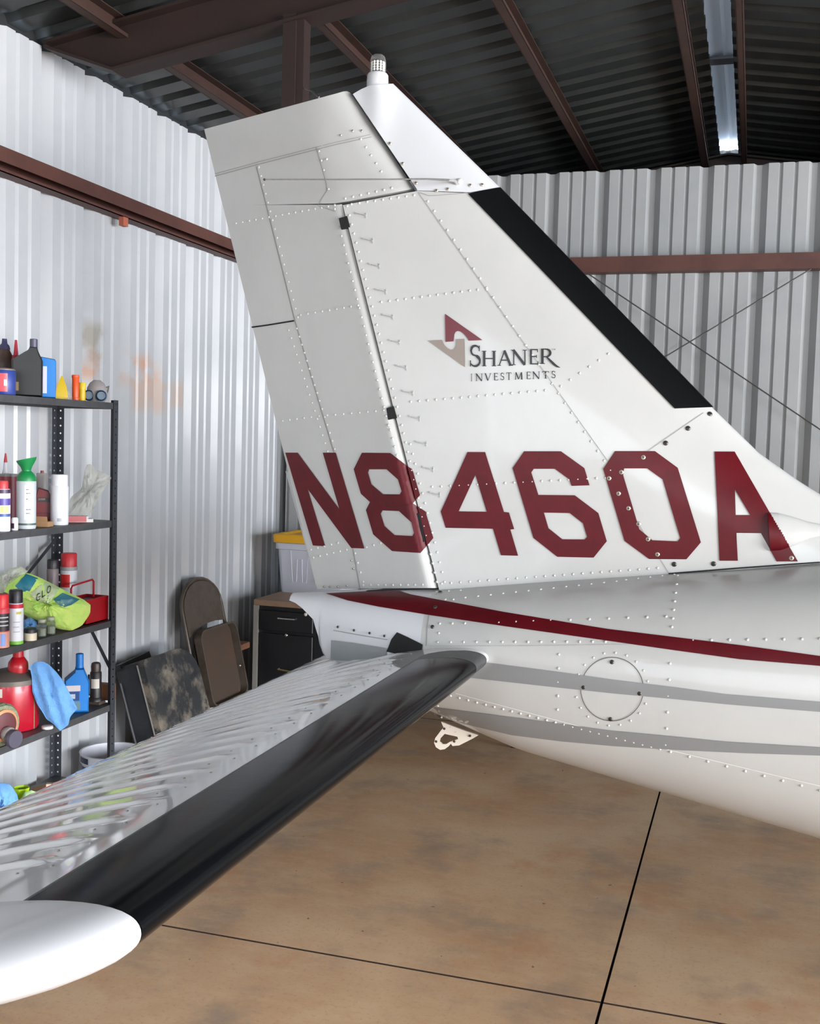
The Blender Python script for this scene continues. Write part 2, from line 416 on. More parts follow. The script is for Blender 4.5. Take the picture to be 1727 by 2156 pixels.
# --- fin surface
LEpx = [(828, 176), (1052, 396), (1500, 858), (1600, 955), (1690, 1018), (1760, 1060), (1850, 1108)]
LEt = sorted((at(x, y, 1, YC).z, at(x, y, 1, YC).x) for x, y in LEpx)
def xle(z): return lerp_tab(LEt, z)
xbump = at(795, 250, 1, 3.2).x; zbump = at(795, 180, 1, 3.2).z
def fin_h(x, z, grow=0.0):
    d = xle(z)+grow*1.5-x
    if d <= 0: return 0.0
    hm = .062+.016*max(0, min(1, (2.6-z)/1.4))
    D = .42
    if d < D:
        s = d/D; h = hm*math.sqrt(max(0, 1-(1-s)**2))
    else: h = hm*(1-.42*min(1, (d-D)/.9))
    dz = zbump-z
    if dz < .35: h += .018*math.exp(-((x-xbump)/.035)**2)*max(0, 1-dz/.22)
    return h
def fin_y(x, z): return YC-fin_h(x, z)
# --- rudder surface (deflected away from the photographer)
RS0 = at(709, 432, 1, 3.2); RS1 = at(901, 1240, 1, 3.2)        # where the flat skin ends and the rounded nose starts
TE0 = at(430, 272, 1, 3.42); TE1 = at(668, 1240, 1, 3.40)
def xr_skin(z): return RS0.x+(RS1.x-RS0.x)*(z-RS0.z)/(RS1.z-RS0.z)
def xte(z): return TE0.x+(TE1.x-TE0.x)*(z-TE0.z)/(TE1.z-TE0.z)
NOTCHZ = at(712, 430, 1, 3.2).z
HLE = [(738, 193), (872, 398)]
HLEt = sorted((at(x, y, 1, YC-.03).z, at(x, y, 1, YC-.03).x) for x, y in HLE)
DEFL = math.tan(math.radians(17))
def rud_y(x, z):
    xs_ = xr_skin(z); c = max(.05, xs_-xte(z)); s = (xs_-x)/c
    yc = YC+(xs_-x)*DEFL*.93
    hr0 = .052
    if x <= xs_:
        h = hr0*max(0, 1-s)**.85+.003
        return yc-h
    if z < NOTCHZ-.004:
        r = .030; d = min(x-xs_, r*.985)
        return YC-hr0-.003+(r-math.sqrt(r*r-d*d))+(x-xs_)*.05
    xl = lerp_tab(HLEt, z); d = xl-x
    hh = .055*math.sqrt(max(0, 1-(1-min(1, max(0, d)/.10))**2))
    return YC-(x-xs_)*DEFL*.30-hh
def hit_y(px, py, fy, y0=2.9, y1=3.75):
    d = ray(px, py)
    def f(y):
        P = CAM+d*(y/d.y); return y-fy(P.x, P.z)
    a, b = y0, y1
    # first crossing while marching from the camera
    n = 30; pa = a; fa = f(a)
    for i in range(1, n+1):
        q = a+(b-a)*i/n; fq = f(q)
        if fq >= 0: b = q; a = pa; break
        pa = q
    for _ in range(26):
        m = (a+b)/2
        if f(m) < 0: a = m
        else: b = m
    return CAM+d*(b/d.y)
# --- fuselage
def fus_w(x):
    return lerp_tab([(-1.40, .035), (-1.33, .07), (-1.15, .125), (-.92, .185), (-.68, .245), (.2, .365), (1.2, .48), (2.6, .6), (4.2, .6)], x)
def fus_t(x): return lerp_tab([(-1.40, 1.166), (-1.1, 1.198), (-.89, 1.217), (.187, 1.366), (1.2, 1.50), (2.2, 1.66), (3.2, 1.98), (4.2, 2.05)], x)
FB = [(-1.40, 1.12), (-1.34, 1.03), (-1.25, .965), (-.90, .838), (-.61, .752), (-.197, .680), (.221, .608), (1.2, .50), (2.6, .44), (4.2, .46)]
def fus_b(x): return lerp_tab(FB, x)
NE = 2.35
def fus_F(P):
    t, b = fus_t(P.x), fus_b(P.x); zc = (t+b)/2; hh = (t-b)/2
    return abs((P.y-YC)/fus_w(P.x))**NE+abs((P.z-zc)/hh)**NE-1
def hit_f(px, py, _=None):
    d = ray(px, py); best = (1e9, None); prev = None
    for i in range(90):
        y = 2.6+.7*i/89; P = CAM+d*(y/d.y); v = fus_F(P)
        if v < best[0]: best = (v, P)
        if v <= 0:
            a = 2.6+.7*(i-1)/89; b = y
            for _k in range(20):
                m = (a+b)/2
                if fus_F(CAM+d*(m/d.y)) > 0: a = m
                else: b = m
            return CAM+d*(b/d.y)
    return best[1]
fin_hit = lambda x, y: hit_y(x, y, fin_y)
rud_hit = lambda x, y: hit_y(x, y, rud_y)
tocam = lambda P: (CAM-P).normalized()
def seg(pts, n):
    """n+1 points evenly along a polyline"""
    Ls = [math.dist(pts[i], pts[i+1]) for i in range(len(pts)-1)]; T = sum(Ls); out = []
    for k in range(n+1):
        s = T*k/n; i = 0
        while i < len(Ls)-1 and s > Ls[i]: s -= Ls[i]; i += 1
        u = s/Ls[i]; out.append((pts[i][0]+(pts[i+1][0]-pts[i][0])*u, pts[i][1]+(pts[i+1][1]-pts[i][1])*u))
    return out
def along(pts, u):
    Ls = [math.dist(pts[i], pts[i+1]) for i in range(len(pts)-1)]; s = sum(Ls)*u; i = 0
    while i < len(Ls)-1 and s > Ls[i]: s -= Ls[i]; i += 1
    t = s/Ls[i]; return (pts[i][0]+(pts[i+1][0]-pts[i][0])*t, pts[i][1]+(pts[i+1][1]-pts[i][1])*t)
def coons(top, right, bottom, left, us, vs):
    out = []
    TL, TR, BL, BR = top[0], top[-1], bottom[0], bottom[-1]
    for v in vs:
        l = along(left, v); r = along(right, v); row = []
        for u in us:
            t = along(top, u); b = along(bottom, u); p = []
            for k in (0, 1):
                p.append((1-v)*t[k]+v*b[k]+(1-u)*l[k]+u*r[k]-((1-u)*(1-v)*TL[k]+u*(1-v)*TR[k]+(1-u)*v*BL[k]+u*v*BR[k]))
            row.append(tuple(p))
        out.append(row)
    return out
def shell(name, grid, hit, mirror, mat, parent):
    near = [[hit(*p) for p in row] for row in grid]
    far = [[mirror(P) for P in row] for row in near]
    R, Cn = len(near), len(near[0]); g = G()
    vs = [P for row in near for P in row]+[P for row in far for P in row]; o = R*Cn; fs = []
    for i in range(R-1):
        for j in range(Cn-1):
            a = i*Cn+j; fs.append((a, a+1, a+Cn+1, a+Cn)); fs.append((o+a, o+a+Cn, o+a+Cn+1, o+a+1))
    for j in range(Cn-1):
        fs.append((j, o+j, o+j+1, j+1)); a = (R-1)*Cn+j; fs.append((a, a+1, o+a+1, o+a))
    for i in range(R-1):
        a = i*Cn; fs.append((a, a+Cn, o+a+Cn, o+a)); a = i*Cn+Cn-1; fs.append((a, o+a, o+a+Cn, a+Cn))
    g.add(vs, fs)
    return g.build(name, mat, parent, smooth=45, world=True)
mir = lambda P: Vector((P.x, 2*YC-P.y, P.z))
def rud_mir(P):
    xs_ = xr_skin(P.z); yc = YC+(xs_-P.x)*DEFL*.93 if P.x <= xs_ else YC-(P.x-xs_)*DEFL*.3
    return Vector((P.x, 2*yc-P.y, P.z))
us_le = [1-(1-i/26)**2.1 for i in range(27)]; lin_ = lambda n: [i/n for i in range(n+1)]
fin = shell('vertical_fin', coons([(722, 432), (878, 402), (990, 407), (1052, 396)], [(1052, 396), (1500, 858), (1600, 955), (1690, 1018), (1760, 1060), (1850, 1108), (1850, 1178)],
            [(926, 1246), (1405, 1210), (1727, 1186), (1850, 1178)], [(722, 432), (926, 1246)], us_le, lin_(44)), fin_hit, mir, white, AC)
tip = shell('fin_tip', coons([(743, 198), (760, 188), (778, 180), (828, 176)], [(828, 176), (1052, 394)], [(880, 401), (990, 405), (1052, 394)], [(743, 198), (880, 401)],
            us_le, lin_(16)), lambda x, y: hit_y(x, y, lambda a, b: fin_y(a, b)-.0015), mir, tipw, AC)
rud_lo = coons([(469, 432), (713, 431), (720, 430)], [(720, 430), (922, 1238)], [(668, 1240), (922, 1238)], [(469, 432), (668, 1240)], [0, .1, .2, .3, .4, .5, .6, .7, .8, .86, .9, .93, .955, .975, .99, 1], lin_(36))
rudder = shell('rudder', rud_lo, rud_hit, rud_mir, white, AC)
rud_hi = coons([(430, 272), (715, 195), (728, 191), (738, 195)], [(738, 195), (872, 397)], [(469, 433), (712, 428), (872, 397)], [(430, 272), (469, 433)], [0, .1, .2, .3, .4, .5, .58, .66, .74, .82, .88, .92, .95, .975, .99, 1], lin_(14))
horn = shell('rudder_horn', rud_hi, rud_hit, rud_mir, white, AC)

g = G(); hz = [at(722, 432, 1, YC), at(925, 1243, 1, YC)]
g.loft([[(p.x-.05, YC-.004, p.z), (p.x+.03, YC-.004, p.z), (p.x+.03, YC+.004, p.z), (p.x-.05, YC+.004, p.z)] for p in hz]); g.build('hinge_gap_shade', blackm, fin, world=True)  # black strip painting the dark shade inside the hinge gap
# --- decals following the surfaces (paint), made by cutting a flat outline into small facets
import bmesh
def decal(name, loops, hit, mat, parent, off=.0028, clip=None, step=13, both=None, thick=False, label=None):
    b = bmesh.new()
    flat = [b.verts.new((x, y, 0)) for lp in loops for x, y in lp]
    for t in tessellate_polygon([[Vector((x, y, 0)) for x, y in lp] for lp in loops]):
        try: b.faces.new([flat[i] for i in t])
        except ValueError: pass
    def cut(co, no, ci=False, cc=False):
        bmesh.ops.bisect_plane(b, geom=b.verts[:]+b.edges[:]+b.faces[:], plane_co=co, plane_no=no, clear_inner=ci, clear_outer=cc)
    for (p, q, side) in (clip or []):
        n = Vector((-(q[1]-p[1]), q[0]-p[0], 0))
        cut((p[0], p[1], 0), n, ci=(side > 0), cc=(side < 0))
    if b.verts:
        x0 = min(v.co.x for v in b.verts); x1 = max(v.co.x for v in b.verts); y0 = min(v.co.y for v in b.verts); y1 = max(v.co.y for v in b.verts)
        x = x0+step
        while x < x1: cut((x, 0, 0), (1, 0, 0)); x += step
        y = y0+step
        while y < y1: cut((0, y, 0), (0, 1, 0)); y += step
    b.verts.ensure_lookup_table()
    g = G(); idx = {v: i for i, v in enumerate(b.verts)}; P = []
    for v in b.verts:
        h = hit(v.co.x, v.co.y); P.append(h+tocam(h)*off)
    fs = [tuple(idx[v] for v in f.verts) for f in b.faces]; b.free()
    g.add(P, fs)
    if both: g.add([both(p) for p in P], [tuple(reversed(f)) for f in fs])
    return g.build(name, mat, parent, smooth=True, world=True, label=label)
def Z(ox, oy, s, pts): return [(ox+x/s, oy+y/s) for x, y in pts]
HING = ((720.5, 430), (922.5, 1240))              # line between rudder and fin
N_ = Z(560, 920, 3.925, [(160, 130), (262, 130), (607, 597), (470, 130), (576, 130), (813, 922), (706, 918), (345, 430), (489, 903), (388, 897)])
E_o = Z(740, 930, 6.535, [(145, 152), (535, 155), (785, 345), (840, 380), (945, 735), (848, 848), (1020, 960), (1128, 1325), (1050, 1420), (950, 1532), (560, 1505), (300, 1275), (200, 940), (255, 830), (130, 715), (32, 378)])
E_h = [Z(740, 930, 6.535, q) for q in ([(245, 380), (485, 380), (640, 520), (690, 680), (665, 725), (435, 722), (275, 585), (228, 425)], [(430, 945), (655, 955), (825, 1110), (860, 1255), (840, 1298), (595, 1285), (455, 1160), (403, 990)])]
F_ = [Z(900, 920, 4.3175, q) for q in ([(365, 137), (525, 137), (697, 682), (742, 686), (790, 838), (755, 842), (825, 1080), (670, 1076), (597, 835), (167, 826), (122, 678)], [(437, 345), (540, 680), (285, 676)])]
S_ = [Z(900, 920, 4.3175, q) for q in ([(880, 130), (1215, 130), (1428, 283), (1475, 440), (1312, 445), (1290, 385), (1160, 290), (968, 290), (945, 322), (1010, 527), (1340, 530), (1555, 692), (1632, 948), (1512, 1097), (1183, 1090), (965, 918), (775, 283)], [(1060, 688), (1295, 692), (1415, 785), (1452, 908), (1430, 932), (1228, 930), (1102, 830)])]
O_ = [Z(1200, 820, 3.277, q) for q in ([(312, 425), (588, 425), (745, 540), (905, 1055), (805, 1172), (548, 1170), (378, 1045), (230, 548)], [(375, 545), (535, 545), (640, 620), (762, 1025), (745, 1048), (570, 1040), (480, 965), (368, 590)])]
A_ = [Z(1200, 820, 3.277, q) for q in ([(1000, 428), (1138, 428), (1575, 1187), (1428, 1187), (1320, 992), (1150, 990), (1160, 1182), (1033, 1182)], [(1140, 690), (1245, 866), (1145, 866)])]
decal('registration_letter', [N_], rud_hit, maroon, rudder, label='maroon registration letter N')
decal('registration_digit', [E_o]+E_h, rud_hit, maroon, rudder, clip=[(HING[0], HING[1], 1)], step=9, label='maroon registration digit 8, rudder part')
decal('registration_digit', [E_o], fin_hit, maroon, fin, clip=[(HING[0], HING[1], -1)], label='maroon registration digit 8, fin part')
decal('registration_digit', F_, fin_hit, maroon, fin, label='maroon registration digit 4')
decal('registration_digit', S_, fin_hit, maroon, fin, label='maroon registration digit 6')
decal('registration_digit', O_, fin_hit, maroon, fin, label='maroon registration digit 0')
decal('registration_letter', A_, fin_hit, maroon, fin, label='maroon registration letter A')
# fin deicer boot wraps the leading edge
fin_boot_rubber = M('fin boot rubber', (9, 10, 12), .3, spec=.3, bump=(12, .05))
def boot_y(x, z):
    h = fin_h(x, z, .0035)
    return YC-(h+.003*min(1, h/.01))
fb_ = shell('deicer_boot', coons([(986, 408), (1010, 402), (1054, 394)], [(1054, 394), (1503, 857)], [(1421, 860), (1503, 857)], [(986, 408), (1421, 860)], [1-(1-i/18)**2.3 for i in range(19)], lin_(40)), lambda x, y: hit_y(x, y, boot_y), mir, fin_boot_rubber, fin)
tag(fb_, 'black deicer boot on the fin')
# logo
lz = lambda pts: Z(880, 640, 5.233, pts)
decal('logo_mark', [lz([(300, 108), (712, 398), (560, 405), (545, 378), (525, 350), (498, 322), (470, 302), (440, 296), (415, 308), (402, 335), (398, 370), (393, 412), (305, 418)])], fin_hit, M('logo maroon', (92, 12, 28), .3), fin, step=30)
decal('logo_mark', [lz([(113, 403), (265, 395), (277, 425), (295, 455), (325, 486), (360, 504), (390, 502), (412, 482), (423, 450), (427, 388), (513, 383), (520, 697)])], fin_hit, M('logo taupe', (128, 116, 108), .35), fin, step=30)
ink = M('black lettering', (14, 14, 18), .35)
def stroke(a, b, wd):
    dx, dy = b[0]-a[0], b[1]-a[1]; l = math.hypot(dx, dy) or 1; nx, ny = -dy/l*wd/2, dx/l*wd/2
    return [(a[0]+nx, a[1]+ny), (b[0]+nx, b[1]+ny), (b[0]-nx, b[1]-ny), (a[0]-nx, a[1]-ny)]
def ribbon(pts, ws):
    up, dn = [], []
    for i, p in enumerate(pts):
        a = pts[max(0, i-1)]; b = pts[min(len(pts)-1, i+1)]; dx, dy = b[0]-a[0], b[1]-a[1]; l = math.hypot(dx, dy) or 1
        up.append((p[0]-dy/l*ws[i]/2, p[1]+dx/l*ws[i]/2)); dn.append((p[0]+dy/l*ws[i]/2, p[1]-dx/l*ws[i]/2))
    return [[up[i], up[i+1], dn[i+1], dn[i]] for i in range(len(pts)-1)]
def glyph(c):
    k, t = .17, .075; Q = []
    def ser(x, y, wd=.3): Q.append(stroke((x-wd/2, y), (x+wd/2, y), .05))
    if c == 'H': Q += [stroke((.15, 0), (.15, 1), k), stroke((.85, 0), (.85, 1), k), stroke((.15, .5), (.85, .5), t)]; [ser(x, y) for x in (.15, .85) for y in (.02, .98)]
    elif c == 'A': Q += [stroke((.08, 0), (.47, 1), t), stroke((.45, 1), (.9, 0), k), stroke((.22, .36), (.72, .36), t)]; ser(.08, .02, .26); ser(.92, .02, .3)
    elif c == 'N': Q += [stroke((.13, 0), (.13, 1), t), stroke((.1, 1), (.87, 0), k), stroke((.88, 0), (.88, 1), t)]; ser(.13, .02, .26); ser(.88, .98, .26); ser(.08, .98, .2)
    elif c == 'E': Q += [stroke((.22, 0), (.22, 1), k*1.15), stroke((.22, .03), (.92, .03), t), stroke((.22, .97), (.88, .97), t), stroke((.22, .52), (.75, .52), t), stroke((.9, 0), (.9, .2), t), stroke((.86, .8), (.86, 1), t), stroke((.75, .42), (.75, .62), t)]
    elif c == 'I': Q += [stroke((.5, 0), (.5, 1), k*1.6)]; ser(.5, .02, .8); ser(.5, .98, .8)
    elif c == 'V': Q += [stroke((.1, 1), (.5, 0), k), stroke((.5, 0), (.9, 1), t)]; ser(.1, .98, .3); ser(.9, .98, .25)
    elif c == 'T': Q += [stroke((.5, 0), (.5, 1), k), stroke((.04, .97), (.96, .97), t), stroke((.06, .78), (.06, 1), t), stroke((.94, .78), (.94, 1), t)]; ser(.5, .02, .4)
    elif c == 'M': Q += [stroke((.1, 0), (.16, 1), t), stroke((.16, 1), (.5, .05), k*.8), stroke((.5, .05), (.84, 1), t), stroke((.84, 1), (.9, 0), k)]; ser(.1, .02, .2); ser(.9, .02, .24)
    elif c in 'S':
        pts = []; ws = []
        for i in range(9): a = math.radians(30+240*i/8); pts.append((.5+.33*math.cos(a), .745+.225*math.sin(a))); ws.append(.07+.10*abs(math.sin(math.pi*i/8))**2*(.6 if i < 4 else 1))
        for i in range(1, 10): a = math.radians(90-240*i/9); pts.append((.48+.37*math.cos(a), .265+.235*math.sin(a))); ws.append(.17-.11*abs(i-2)/7)
        Q += ribbon(pts, ws); Q += [stroke((.8, .72), (.8, .97), t), stroke((.12, .02), (.12, .3), t)]
    elif c == 'R':
        Q += [stroke((.15, 0), (.15, 1), k*.9), stroke((.15, .97), (.4, .97), t), stroke((.15, .47), (.4, .47), t)]
        pts = [(.38+.24*math.cos(a), .72+.25*math.sin(a)) for a in [math.radians(90-180*i/8) for i in range(9)]]
        Q += ribbon(pts, [t+.08*math.sin(math.pi*i/8) for i in range(9)])
        Q += ribbon([(.38, .48), (.6, .24), (.82, .0), (1.02, -.17), (1.2, -.24)], [.08, .13, .15, .12, .03]); ser(.15, .02, .3)
    elif c == 'G':
        pts = [(.52+.4*math.cos(a), .5+.46*math.sin(a)) for a in [math.radians(45+270*i/12) for i in range(13)]]; Q += ribbon(pts, [.16]*13)+[stroke((.55, .42), (.95, .42), .14)]
    elif c == 'L': Q += [stroke((.2, 0), (.2, 1), .18), stroke((.15, .07), (.85, .07), .15)]
    elif c == 'O': pts = [(.5+.38*math.cos(a), .5+.44*math.sin(a)) for a in [math.radians(30*i) for i in range(13)]]; Q += ribbon(pts, [.17]*13)
    return Q
def letter(c, x0, x1, yb, h, hit, parent, name='lettering'):
    g = G()
    for q in glyph(c):
        P = []
        for u, v in q:
            px = x0+u*(x1-x0); py = yb-v*h; W_ = hit(px, py); P.append(W_+tocam(W_)*.0030)
        g.add(P, [(0, 1, 2, 3)])
    g.build(name, ink, parent, world=True)
for c, a, b, yt, yb in (('S', 562, 705, 452, 693), ('H', 708, 862, 517, 685), ('A', 883, 1038, 512, 680), ('N', 1035, 1200, 505, 672), ('E', 1222, 1335, 498, 665), ('R', 1345, 1530, 492, 660)):
    letter(c, 880+a/5.233, 880+b/5.233, 640+yb/5.233, (yb-yt)/5.233, fin_hit, fin)
for c, a, b in (('I', 582, 602), ('N', 636, 714), ('V', 736, 808), ('E', 834, 886), ('S', 908, 955), ('T', 975, 1032), ('M', 1066, 1155), ('E', 1194, 1246), ('N', 1262, 1345), ('T', 1370, 1445), ('S', 1470, 1522)):
    yb = 850-(a-585)*.037; letter(c, 880+a/5.233, 880+b/5.233, 640+yb/5.233, 80/5.233, fin_hit, fin)
for c, a, b in (('T', 1474, 1490), ('M', 1494, 1516)): letter(c, 880+a/5.233, 880+b/5.233, 640+508/5.233, 16/5.233, fin_hit, fin)

# --- seams, rivets, screws
def seam(pts, hit, parent, wd=1.3, mat=seamm, name='panel_seam', n=None):
    L = sum(math.dist(pts[i], pts[i+1]) for i in range(len(pts)-1)); q = seg(pts, n or max(2, int(L/18))); g = G()
    W_ = []
    for i, p in enumerate(q):
        a = q[max(0, i-1)]; b = q[min(len(q)-1, i+1)]; dx, dy = b[0]-a[0], b[1]-a[1]; l = math.hypot(dx, dy)
        for s in (-1, 1):
            h = hit(p[0]-dy/l*wd/2*s, p[1]+dx/l*wd/2*s); W_.append(h+tocam(h)*.0022)
    g.add(W_, [(2*i, 2*i+1, 2*i+3, 2*i+2) for i in range(len(q)-1)])
    return g.build(name, mat, parent, smooth=True, world=True)
def dome(g, P, nrm, r, h, n=8, mi=0):
    nrm = nrm.normalized(); u = nrm.cross(Vector((0, 0, 1))).normalized(); w2 = nrm.cross(u)
    vs = []
    for (rr, hh) in ((1, 0), (.82, .55), (.45, .9)):
        vs += [P+r*rr*(math.cos(2*math.pi*j/n)*u+math.sin(2*math.pi*j/n)*w2)+nrm*h*hh for j in range(n)]
    vs.append(P+nrm*h); fs = []
    for i in range(2):
        for j in range(n): k = (j+1) % n; fs.append((i*n+j, i*n+k, (i+1)*n+k, (i+1)*n+j))
    for j in range(n): fs.append((2*n+j, 2*n+(j+1) % n, 3*n))
    g.add(vs, fs, mi)
def normal_of(hit, px, py):
    a = hit(px-3, py); b = hit(px+3, py); c = hit(px, py-3); d = hit(px, py+3)
    n = (b-a).cross(d-c)
    if n.length < 1e-9: return tocam(a)
    n.normalize()
    if n.dot(tocam(a)) < 0: n = -n
    return n
def rivets(rows, hit, parent, r=.0042, h=.0031):
    g = G()
    for (x0, y0, x1, y1, n) in rows:
        for i in range(n):
            u = i/(n-1) if n > 1 else 0; px, py = x0+(x1-x0)*u, y0+(y1-y0)*u
            P = hit(px, py); dome(g, P, normal_of(hit, px, py), r, h)
    return g.build('rivets', rivm, parent, smooth=True, world=True, kind='stuff')
def screws(pts, hit, parent, mat=steel, r=.0062):
    for (px, py) in pts:
        g = G(); n = normal_of(hit, px, py); P = hit(px, py)+n*.0018; dome(g, P, n, r, .0028, 12)
        u = n.cross(Vector((0, 0, 1))).normalized(); w2 = n.cross(u)
        for a, b in ((u, w2), (w2, u)):
            q = [P+n*.0030+a*s*r*.55+b*t*r*.12 for s, t in ((-1, -1), (1, -1), (1, 1), (-1, 1))]
            g.add(q, [(0, 1, 2, 3)], 1)
        g.build('screw', [mat, blackm], parent, smooth=True, world=True)
seam([(880, 404), (1020, 604), (1185, 838), (1290, 985)], fin_hit, fin)
seam([(1482, 869), (1286, 1003), (1330, 1080), (1408, 1206)], fin_hit, fin)
seam([(884, 405), (897, 412), (925, 411), (985, 406)], fin_hit, fin, 1.4)
rivets([(731, 434, 846, 895, 25), (850, 912, 920, 1225, 17), (864, 935, 936, 1225, 15), (740, 430, 872, 411, 9), (901, 424, 1286, 990, 29), (803, 636, 989, 612, 12), (1006, 610, 1025, 610, 2),
        (865, 846, 1148, 822, 17), (910, 1025, 1275, 1006, 20), (1181, 813, 1281, 745, 6), (930, 1229, 1385, 1196, 24)], fin_hit, fin)
screws([(1495, 872), (1449, 902), (1402, 933), (1420, 1188), (1503, 1187)], fin_hit, fin, dsteel, .0072)
screws([(1355, 963), (1309, 994), (1283, 1007), (1303, 1039), (1324, 1070), (1345, 1103), (1365, 1135), (1385, 1167), (1667, 1175)], fin_hit, fin, steel, .0072)
screws([(822, 303), (849, 345), (877, 386), (920, 402), (944, 399), (991, 391), (1016, 390)], lambda x, y: fin_hit(x, y)+Vector((0, -.002, 0)), tip, steel, .0055)
# vortex generators: small T shaped tabs in a row behind the spar
for i in range(12):
    u = i/11; px = 752+u*(908-752)+(0 if i < 8 else (i-7)*0); py = 449+u*(1037-449)
    P = fin_hit(px, py); Q = fin_hit(px+20, py+5); n = normal_of(fin_hit, px+8, py)
    d = (Q-P); up = n*.011; g = G(); t = Vector((0, 0, .0007))
    for k in (-1, 1): pass
    vs = []
    for a in (P, Q):
        for hgt in (0, 1): vs += [a+up*hgt*(.6 if a is P else 1)+t, a+up*hgt*(.6 if a is P else 1)-t]
    g.add(vs, [(0, 4, 6, 2), (1, 3, 7, 5), (2, 6, 7, 3), (0, 1, 5, 4), (4, 5, 7, 6), (0, 2, 3, 1)])
    e = Vector((0, 0, .008)); dd = d.normalized()*.002
    vs = [Q+e+n*.001-dd, Q-e+n*.001-dd, Q-e+n*.001+dd, Q+e+n*.001+dd]; vs += [v+n*.002 for v in vs]
    g.add(vs, [(0, 1, 2, 3), (4, 5, 6, 7), (0, 1, 5, 4), (1, 2, 6, 5), (2, 3, 7, 6), (3, 0, 4, 7)])
    vs = [P-dd*2.5+n*.001+e*.35, P-dd*2.5+n*.001-e*.35, P+dd+n*.001-e*.35, P+dd+n*.001+e*.35]; vs += [v+n*.0025 for v in vs]
    g.add(vs, [(0, 1, 2, 3), (4, 5, 6, 7), (0, 1, 5, 4), (1, 2, 6, 5), (2, 3, 7, 6), (3, 0, 4, 7)])
    g.build('vortex_generator', white, fin, world=True)
# rudder details
rivets([(705, 440, 818, 895, 25), (497, 470, 705, 432, 16), (627, 668, 545, 352, 18), (633, 663, 754, 643, 9), (672, 318, 692, 398, 5), (625, 692, 705, 945, 16), (608, 695, 690, 950, 16), (595, 886, 655, 878, 5), (672, 876, 808, 864, 9),
        (655, 1157, 712, 1143, 5), (660, 1174, 730, 1157, 6), (772, 1152, 802, 1143, 3), (765, 1232, 890, 1231, 9), (748, 1165, 765, 1225, 4), (822, 905, 836, 958, 4)], rud_hit, rudder)
rivets([(760, 293, 803, 361, 5), (727, 418, 825, 396, 7), (688, 1*335+0, 688, 335, 1)], rud_hit, horn)
seam([(539, 350), (580, 512), (620, 675), (663, 820), (712, 985), (757, 1238)], rud_hit, rudder, 1.6)
seam([(452, 371), (540, 347), (700, 306), (797, 285)], rud_hit, horn, 1.6); seam([(452, 366), (540, 342), (700, 301), (795, 280)], rud_hit, horn, 1.2)
seam([(665, 311), (690, 398), (667, 432), (705, 445)], rud_hit, rudder, 1.2)
seam([(530, 689), (560, 685), (621, 675)], rud_hit, rudder, 3.2, blackm, 'tab_gap')
screws([(683, 1235), (695, 1235), (712, 1235), (731, 1233), (745, 1197), (741, 1180)], rud_hit, rudder, steel, .004)
screws([(743, 276), (718, 285), (762, 276)], rud_hit, horn, steel, .004)
# bent trailing edge strip at the foot of the rudder
def te_plate(P): return Vector((P.x, P.y, P.z))
gq = [rud_hit(*p) for p in ((612, 994), (676, 1218))]+[at(663, 1222, 1, 3.425), at(601, 992, 1, 3.425)]
g = G(); g.add(gq+[p+Vector((0, .004, 0)) for p in gq], [(0, 1, 2, 3), (7, 6, 5, 4), (0, 1, 5, 4), (1, 2, 6, 5), (2, 3, 7, 6), (3, 0, 4, 7)])
g.build('trailing_edge_strip', tipw, rudder, world=True)
# hinge brackets
for (a, b, c, d) in (((714, 460), (731, 455), (737, 478), (719, 483)), ((814, 860), (829, 855), (836, 880), (818, 884)), ((872, 1083), (884, 1080), (896, 1140), (883, 1143))):
    P = [hit_y(x, y, lambda X, Z_: fin_y(X, Z_)-.002) for x, y in (a, b, c, d)]
    g = G(); g.add([p+Vector((0, -.003, 0)) for p in P]+[p+Vector((0, .03, 0)) for p in P], [(0, 1, 2, 3), (7, 6, 5, 4), (0, 1, 5, 4), (1, 2, 6, 5), (2, 3, 7, 6), (3, 0, 4, 7)])
    g.build('hinge_bracket', blackm, rudder, world=True)
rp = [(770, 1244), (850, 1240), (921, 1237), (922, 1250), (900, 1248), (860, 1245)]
g = G(); g.loft([[at(x, y, 1, 3.215) for x, y in rp], [at(x, y, 1, 3.215)+Vector((0, .07, 0)) for x, y in rp]]); g.build('rudder_gap_shade', blackm, rudder, world=True)  # black prism painting the shade between rudder and tail cone
# whip antenna on the tip
pa = fin_hit(963, 388)+Vector((0, -.012, 0))
pts = [fin_hit(963, 388), pa+Vector((0, -.012, .004)), at(945, 379, 1, 3.12), at(900, 377, 1, 3.10), at(700, 378, 1, 3.06), at(557, 378, 1, 3.04)]
G().tube(pts, [.004, .004, .003, .0024, .002, .0018], 7).build('whip_antenna', chrome, tip, smooth=True, world=True)
g = G(); e = pts[-1]; g.lathe([(0.0005, -.004), (.004, -.002), (.004, .002), (.0005, .004)], 8)
g.v = [(v[0]+e.x, v[1]+e.y, v[2]+e.z) for v in g.v]; g.build('antenna_bead', dsteel, tip, world=True)
g = G(); dome(g, fin_hit(968, 383), Vector((0, -1, 0)), .011, .012, 10); g.build('antenna_mount', tipw, tip, smooth=True, world=True)
